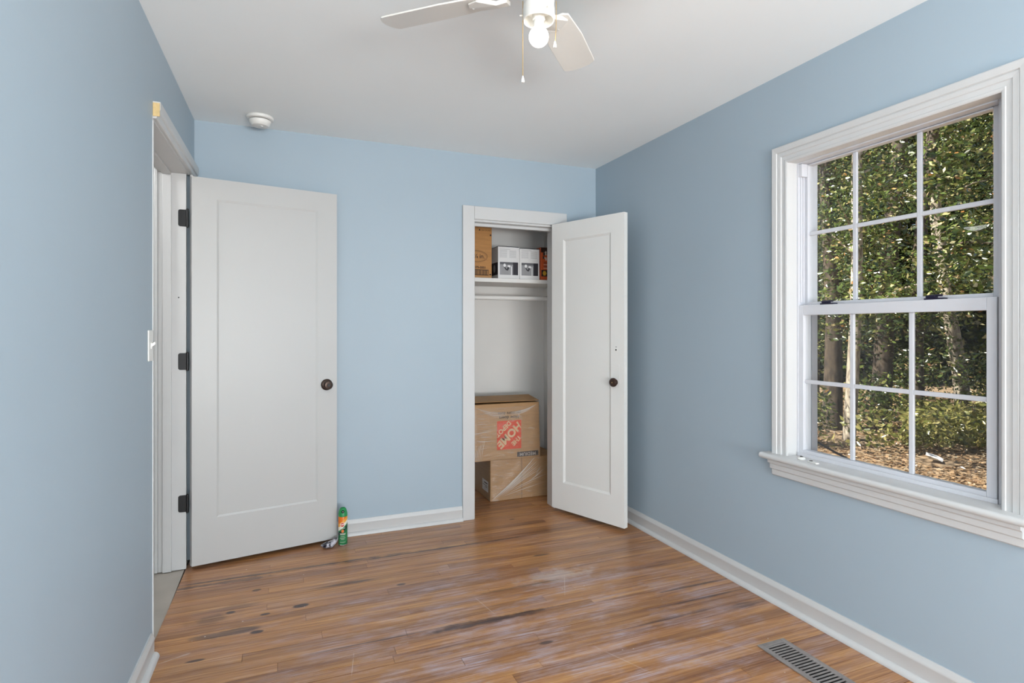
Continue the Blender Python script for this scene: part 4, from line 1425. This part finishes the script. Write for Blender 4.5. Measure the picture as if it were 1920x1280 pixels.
can_disc(0.124, 0.0135, 0.0130, cr + 0.0004, M['whiteprint'], -0.10)
can_disc(0.124, 0.0120, 0.0115, cr + 0.0006, M['red'], -0.10)
put_text('OFF!', 0.0125, can_frame(0.124, cr + 0.0009, -0.10), 'printed_text', M['whiteprint'], can, bold=0.0004)
put_text('deep woods', 0.0062, can_frame(0.104, cr + 0.0005, -0.08), 'printed_text', M['whiteprint'], can, bold=0.0002)
can_disc(0.087, 0.0085, 0.0105, cr + 0.0005, M['orangeprint'], -0.06, 6)
for k, zz in enumerate((0.071, 0.066, 0.055, 0.046, 0.038, 0.022)):
    f_ = can_frame(zz, cr + 0.0005, -0.05)
    hw = (0.018, 0.015, 0.012, 0.016, 0.010, 0.017)[k]
    vs = []
    for i in range(7):
        u = -hw + 2 * hw * i / 6
        vs += [f_(u, 0), f_(u, 0.0022 if k < 2 else 0.0014)]
    MB().add(vs, [(2 * i, 2 * i + 2, 2 * i + 3, 2 * i + 1) for i in range(6)]).build('printed_line', M['whiteprint'], can, smooth=True)
f_ = can_frame(0.199, cr - 0.0022, 0.0)
vs = [f_(0.0085 * math.cos(2 * PI * k / 18), 0.0085 * math.sin(2 * PI * k / 18)) for k in range(18)]
vs = [(x + vdir.x * 0.0012, y_ + vdir.y * 0.0012, z) for x, y_, z in vs]
noz = MB().add(vs, [tuple(range(18))]).build('nozzle_well', M['dark'], cap, smooth=False)
MB().lathe([(0.0030, 0), (0.0030, 0.002), (0.0012, 0.0025)], (cx + vdir.x * (cr + 0.0005), cy + vdir.y * (cr + 0.0005), 0.199), 12).build('nozzle', M['whiteprint'], cap, smooth=True)

# crumpled foil packet
pk_me = bpy.data.meshes.new('crumpled_packet')
bm = bmesh.new()
bmesh.ops.create_icosphere(bm, subdivisions=4, radius=1.0)
for v in bm.verts:
    p0 = v.co.copy()
    q = 1 + 0.34 * noise.noise(p0 * 1.6 + Vector((4, 1, 2))) + 0.20 * abs(noise.noise(p0 * 4.0))
    v.co = Vector((p0.x * 0.044 * q, p0.y * 0.026 * q, max(-0.0145, p0.z * 0.017 * q)))
    if v.co.x > 0.012:
        v.co.z += (v.co.x - 0.012) * 0.7 * (0.5 + 0.5 * q)
bm.to_mesh(pk_me)
bm.free()


def mat_packet():
    m, nt, n, l, p = new_mat('printed foil packet')
    tc = n.new('ShaderNodeTexCoord')
    nz = n.new('ShaderNodeTexNoise')
    nz.inputs['Scale'].default_value = 38
    nz.inputs['Detail'].default_value = 3
    l.new(tc.outputs['Object'], nz.inputs['Vector'])
    r = n.new('ShaderNodeValToRGB')
    el = r.color_ramp.elements
    el[0].position, el[0].color = 0.40, srgb(40, 38, 52)
    el[1].position, el[1].color = 0.56, srgb(196, 194, 202)
    l.new(nz.outputs[0], r.inputs[0])
    l.new(r.outputs[0], p.inputs['Base Color'])
    p.inputs['Roughness'].default_value = 0.3
    p.inputs['Metallic'].default_value = 0.35
    return m


pk_me.materials.append(mat_packet())
pk = bpy.data.objects.new('crumpled_packet', pk_me)
COL.objects.link(pk)
pk.location = (0.262, 3.436, 0.0148)
pk.rotation_euler = (0, 0, 0.25)
tag(pk, 'crumpled silver and black packet on the floor by the spray can', 'packet')

# ------------------------------------------------------------------ loose window latches on the stool
for (lx, ly, rot, lab) in ((2.112, 1.822, 0.3, 'small clear plastic latch with dark ring lying on the windowsill'), (2.098, 1.755, -0.2, 'small flat white plastic latch lying on the windowsill')):
    t = tag(empty('window_latch', (lx, ly, 0.690), rot), lab, 'latch')
    if rot > 0:
        MB().lathe([(0.004, 0.0), (0.016, 0.0003), (0.017, 0.004), (0.013, 0.009), (0.006, 0.011), (0.0008, 0.0112)], (0, 0, 0), 20).build('dome', M['plastic'], t, smooth=True, local=True)
        MB().tube([(0.006 * math.cos(a), 0.006 * math.sin(a), 0.0125) for a in [k * 2 * PI / 12 for k in range(11)]], 0.0014, 6).build('ring', M['black'], t, smooth=True, local=True)
    else:
        MB().box(-0.009, 0.009, -0.030, 0.020, 0.0003, 0.006).build('slide', M['plastic'], t, bevel=0.002, local=True)
        MB().box(-0.006, 0.006, 0.004, 0.014, 0.006, 0.0085).build('thumb_tab', M['bronze'], t, bevel=0.001, local=True)

# ================================================================== OUTDOORS
GZ = -0.50
struct(MB().add([(2.3, -22, GZ), (46, -22, GZ), (46, 46, GZ), (2.3, 46, GZ)], [(0, 1, 2, 3)]).build('ground', M['ground']), 'leaf strewn ground')


def vray(px, py, depth):
    a = (px - 960) / 1063.3
    b = -(py - 616.7) / 1063.3
    sn, cs = math.sin(0.387), math.cos(0.387)
    return Vector(((sn + a * cs) * depth, (cs - a * sn) * depth, 1.26 + b * depth))


def leaf_mesh(name, cen, size, material, parent, flat=0.0, kind='stuff'):
    """cen (n,3), size (n,): folded diamond leaves, two triangles each"""
    n = len(cen)
    u = rng.normal(size=(n, 3))
    u[:, 2] *= 0.6
    u /= np.linalg.norm(u, axis=1)[:, None]
    w = rng.normal(size=(n, 3))
    if flat:
        u[:, 2] *= (1 - flat)
        w[:, 2] *= (1 - flat)
    w -= (w * u).sum(1)[:, None] * u
    w /= np.linalg.norm(w, axis=1)[:, None] + 1e-9
    nn = np.cross(u, w)
    L = size[:, None]
    wd_ = 0.23 * L
    V = np.empty((n, 4, 3))
    V[:, 0] = cen - u * L * 0.5
    V[:, 1] = cen + w * wd_ + nn * L * 0.05
    V[:, 2] = cen + u * L * 0.5
    V[:, 3] = cen - w * wd_ + nn * L * 0.05
    off = np.array(parent.location) if parent else np.zeros(3)
    V = (V - off).reshape(-1, 3)
    me = bpy.data.meshes.new(name)
    me.vertices.add(4 * n)
    me.vertices.foreach_set('co', V.ravel().astype(np.float32))
    idx = (np.arange(n)[:, None] * 4 + np.array([0, 1, 2, 0, 2, 3])[None]).ravel().astype(np.int32)
    me.loops.add(6 * n)
    me.loops.foreach_set('vertex_index', idx)
    me.polygons.add(2 * n)
    me.polygons.foreach_set('loop_start', (np.arange(2 * n) * 3).astype(np.int32))
    me.polygons.foreach_set('loop_total', np.full(2 * n, 3, np.int32))
    me.update(calc_edges=True)
    me.materials.append(material)
    ob = bpy.data.objects.new(name, me)
    COL.objects.link(ob)
    ob.parent = parent
    ob['kind'] = kind
    return ob


def blob(c, r, n):
    p = rng.normal(size=(n, 3))
    p /= np.linalg.norm(p, axis=1)[:, None]
    p *= (rng.random(n) ** 0.45)[:, None]
    return np.array(c) + p * np.array(r)


TREES = []


def tree(label, pts, rads, bark, clusters, leaf=(0.045, 0.10), per=560, seed=0):
    """pts: trunk points from the ground up; clusters: list of (centre, radius); the leaves are hung afterwards"""
    pts = [Vector(p) for p in pts]
    t = tag(empty('tree', (pts[0].x, pts[0].y, GZ)), label, 'tree', 'trees outside the window')
    P = [Vector((pts[0].x, pts[0].y, GZ - 0.05))] + pts
    MB().tube(P, [rads[0] * 1.3] + list(rads), 12).build('trunk', bark, t, smooth=True)
    cen = np.concatenate([blob(c, (q, q, q * 0.75), int(per * q * q / 0.6)) for c, q in clusters])
    TREES.append((t, pts, cen, leaf, bark, clusters, seed))
    return t


def crown(px, depth, z0, z1, spread, n, r=(0.5, 0.9), seed=0):
    q = random.Random(seed)
    out = []
    for k in range(n):
        z = z0 + (z1 - z0) * (k + q.random()) / n
        b = vray(px, 616.7, depth + q.uniform(-1.2, 1.2))
        out.append(((b.x + q.uniform(-spread, spread), b.y + q.uniform(-spread, spread), z), q.uniform(*r)))
    return out


tree('slender pale barked tree near the house', [vray(1592, 824, 9.0), vray(1598, 720, 9), vray(1604, 600, 9), vray(1607, 480, 9), vray(1606, 330, 9), vray(1612, 150, 9), vray(1606, -150, 9)],
     [0.095, 0.09, 0.085, 0.08, 0.075, 0.065, 0.04], M['palebark'], crown(1600, 10.0, 1.0, 7.0, 1.3, 18, seed=1), seed=1)
tree('leaning tree with pale trunk behind the weeds', [vray(1806, 762, 12.8), vray(1800, 700, 12.8), vray(1786, 620, 12.8), vray(1772, 550, 12.8), vray(1752, 380, 12.8), vray(1748, 250, 12.8), vray(1760, 60, 12.8)],
     [0.16, 0.15, 0.14, 0.13, 0.12, 0.11, 0.08], M['palebark'], crown(1800, 11.6, 1.5, 7.5, 1.8, 20, seed=2), seed=2)
tree('dark forked tree with broad glossy leaves', [vray(1722, 790, 10.8), vray(1720, 650, 10.8), vray(1722, 480, 10.8), vray(1738, 330, 10.8), vray(1752, 230, 10.8), vray(1745, 60, 10.8)],
     [0.11, 0.10, 0.10, 0.10, 0.09, 0.06], M['bark'], crown(1745, 9.0, 1.7, 5.0, 1.1, 14, (0.45, 0.8), seed=3), leaf=(0.08, 0.17), per=230, seed=3)
tree('stout dark trunked tree in deep shade', [vray(1650, 800, 11.0), vray(1655, 690, 11.0), vray(1662, 560, 11.0), vray(1676, 380, 11.0), vray(1690, 240, 11.0), vray(1700, 40, 11.0)],
     [0.19, 0.17, 0.15, 0.14, 0.12, 0.08], M['bark'], crown(1665, 10.0, 0.7, 7.0, 1.3, 20, seed=4), seed=4)
tree('dark trunked tree behind the cable', [vray(1560, 822, 10.0), vray(1562, 720, 10.0), vray(1563, 600, 10.0), vray(1552, 420, 10.0), vray(1540, 200, 10.0)],
     [0.17, 0.15, 0.13, 0.10, 0.07], M['bark'], crown(1540, 9.2, 0.7, 6.5, 1.2, 21, seed=5), seed=5)
tree('thin dark tree at the wood edge', [vray(1528, 770, 12.5), vray(1532, 640, 12.5), vray(1528, 450, 12.5), vray(1516, 250, 12.5)],
     [0.08, 0.07, 0.06, 0.04], M['bark'], crown(1490, 11.5, 0.6, 7.0, 1.6, 19, seed=6), seed=6)
tree('tall dense tree in full leaf beyond the weeds', [vray(1868, 740, 14.5), vray(1866, 620, 14.5), vray(1875, 420, 14.5), vray(1870, 150, 14.5)],
     [0.18, 0.16, 0.14, 0.1], M['bark'], crown(1880, 12.5, 1.1, 8.0, 2.0, 24, (0.6, 1.1), seed=7), seed=7)

# four shrubs under the trees
SHRUBS = []
for k, (px, dp, r_, h_, lab) in enumerate(((1640, 9.7, 0.55, 0.55, 'yellow green shrub in front of the stout dark tree'), (1512, 8.6, 0.45, 0.5, 'small thin twigged shrub beside the cable'),
                                           (1850, 11.4, 0.8, 0.75, 'green shrub standing before the tall dense tree'), (1700, 12.6, 0.7, 0.7, 'dark shrub between the forked tree and the leaning pale tree'))):
    b0 = vray(px, 616.7, dp)
    SHRUBS.append((b0.x, b0.y, r_ * 1.05, h_, lab))

# hang each leaf on its nearest trunk
pool = np.concatenate([c for _, _, c, _, _, _, _ in TREES])
psz = np.concatenate([rng.uniform(l_[0], l_[1], len(c)) for _, _, c, l_, _, _, _ in TREES])
dist = []
for _, pts, _, _, _, _, _ in TREES:
    smp = np.array([tuple(pts[i].lerp(pts[i + 1], f)) for i in range(len(pts) - 1) for f in (0, 0.25, 0.5, 0.75)] + [tuple(pts[-1])] + [(pts[-1].x, pts[-1].y, pts[-1].z + h) for h in (1, 2, 3, 4)])
    d = np.full(len(pool), 1e9)
    for q in smp:
        d = np.minimum(d, ((pool - q) ** 2).sum(1))
    dist.append(np.sqrt(d))
dist = np.array(dist)
own = dist.argmin(0)
srt = np.sort(dist, axis=0)
ok = (srt[1] - srt[0] > 0.13) & (srt[0] > 0.16) & (pool[:, 2] > GZ + 0.9)
for (sx_, sy2, r_, h_, lab) in SHRUBS:
    ok &= ~(((pool[:, 0] - sx_) ** 2 + (pool[:, 1] - sy2) ** 2 < (r_ + 0.2) ** 2) & (pool[:, 2] < GZ + 2 * h_ + 0.3))
for i, (t, pts, _, _, bark, clusters, sd_) in enumerate(TREES):
    sel = ok & (own == i)
    leaf_mesh('foliage', pool[sel], psz[sel], M['leaf'], t)
    r = random.Random(sd_)
    mine = pool[sel]
    for k in range(7):                                          # twigs reaching into its own leaves
        if len(mine) < 50:
            break
        c = Vector(mine[r.randrange(len(mine))])
        s0 = min(pts, key=lambda q: (q - c).length + (9 if q.z > c.z else 0))
        if 0.3 < (c - s0).length < 2.2:
            MB().tube([s0, s0.lerp(c, 0.5) + Vector((0, 0, 0.15)), c], [0.025, 0.016, 0.006], 6).build('branch', bark, t, smooth=True)

for (sx_, sy2, r_, h_, lab) in SHRUBS:
    sh = tag(empty('shrub', (sx_, sy2, GZ)), lab, 'shrub')
    cen = blob((sx_, sy2, GZ + h_), (r_ * 0.9, r_ * 0.9, h_ * 0.95), int(1700 * r_))
    cen = cen[cen[:, 2] > GZ + 0.09]
    for _, pts, _, _, _, _, _ in TREES:
        cen = cen[np.min([(cen[:, 0] - p.x) ** 2 + (cen[:, 1] - p.y) ** 2 for p in pts[:3]], axis=0) > 0.09]
    leaf_mesh('foliage', cen, rng.uniform(0.05, 0.11, len(cen)), M['leaf'], sh)
    MB().tube([(sx_, sy2, GZ - 0.02), (sx_ + 0.05, sy2, GZ + 0.4), (sx_ - 0.1, sy2 + 0.1, GZ + h_)], [0.03, 0.02, 0.008], 6).build('stem', M['bark'], sh, smooth=True)

# the wood behind: an uncountable mass of leaves
parts = []
q = random.Random(77)
for k in range(460):
    px, dp = q.uniform(1280, 2250), q.uniform(18.2, 23)
    b0 = vray(px, 616.7, dp)
    parts.append(blob((b0.x, b0.y, GZ + 0.3 + 12.0 * q.random() ** 1.15), (1.5, 1.5, 1.2), 300))
wood = np.concatenate(parts)
wood = wood[wood[:, 2] > GZ]
wd0 = leaf_mesh('woodland_tree_mass', wood, rng.uniform(0.18, 0.34, len(wood)), M['leaf'], None)
tag(wd0, 'deep woodland foliage filling the view behind the nearer trunks', 'woodland')

# fallen leaves and low weeds
sn, cs = math.sin(0.387), math.cos(0.387)
bases = [(p[1][0].x, p[1][0].y, 0.42) for p in TREES] + [(a_[0], a_[1], 0.25) for a_ in SHRUBS]
pp = vray(1752, 866, 7.5)


def ground_points(n, d0, d1, pxs):
    dpt = rng.uniform(d0, d1, n)
    a = (pxs - 960) / 1063.3
    c = np.stack([(sn + a * cs) * dpt, (cs - a * sn) * dpt, np.full(n, GZ)], 1)
    c = c[c[:, 0] > 2.8]
    for bx_, by_, br_ in bases:
        c = c[(c[:, 0] - bx_) ** 2 + (c[:, 1] - by_) ** 2 > br_ ** 2]
    return c


cen = ground_points(30000, 4.5, 15.5, rng.uniform(1380, 2100, 30000))
cen[:, 2] += rng.uniform(0.004, 0.02, len(cen))
cen = cen[(cen[:, 0] - pp.x) ** 2 + (cen[:, 1] - pp.y) ** 2 > 0.08]
lit = leaf_mesh('fallen_leaves', cen, rng.uniform(0.05, 0.11, len(cen)), M['litter'], None, flat=0.8)
tag(lit, 'dry tan leaves strewn over the ground outside', 'fallen leaves')
n = 16000
pxs = np.where(rng.random(n) < 0.82, rng.uniform(1690, 1960, n), rng.uniform(1500, 1690, n))
cen = ground_points(n, 7.9, 13.5, pxs)
cen[:, 2] += 0.12 + 0.42 * rng.random(len(cen)) ** 1.8
clump = np.array([noise.noise(Vector((p[0] * 1.1, p[1] * 1.1, 0.3))) for p in cen])
cen = cen[clump > -0.05]
for (sx_, sy2, r_, h_, lab) in SHRUBS:
    cen = cen[(cen[:, 0] - sx_) ** 2 + (cen[:, 1] - sy2) ** 2 > (r_ + 0.15) ** 2]
wds = leaf_mesh('weeds', cen, rng.uniform(0.06, 0.14, len(cen)), M['weed'], None)
tag(wds, 'low yellow green weeds growing in front of the trees', 'weeds')

# sheet of white paper and the cable
g = []
for j in range(4):
    for i in range(5):
        g.append((i * 0.055 - 0.11, j * 0.06 - 0.09, 0.035 + 0.012 * math.sin(i * 1.7 + j) + 0.022 * j))
pm = MB().add(g, [(j * 5 + i, j * 5 + i + 1, j * 5 + i + 6, j * 5 + i + 5) for j in range(3) for i in range(4)])
pap = pm.build('paper_sheet', M['whitecard'], None, local=True)
sol = pap.modifiers.new('solid', 'SOLIDIFY')
sol.thickness = 0.002
pap.location = (pp.x, pp.y, GZ)
pap.rotation_euler = (0, 0, 0.5)
tag(pap, 'white sheet of paper lying among the dry leaves outside', 'paper')
ca_, cb_ = vray(1470, 786, 4.2), vray(1640, 883, 3.4)
cab = MB().tube([ca_.lerp(cb_, t) + Vector((0, 0, -0.10 * t * (1 - t))) for t in [i / 10 for i in range(11)]] + [Vector((cb_.x - 0.3, cb_.y - 0.5, GZ))], 0.007, 8).build('cable', M['black'], None, smooth=True)
tag(cab, 'black cable running down across the yard outside the window', 'cable')
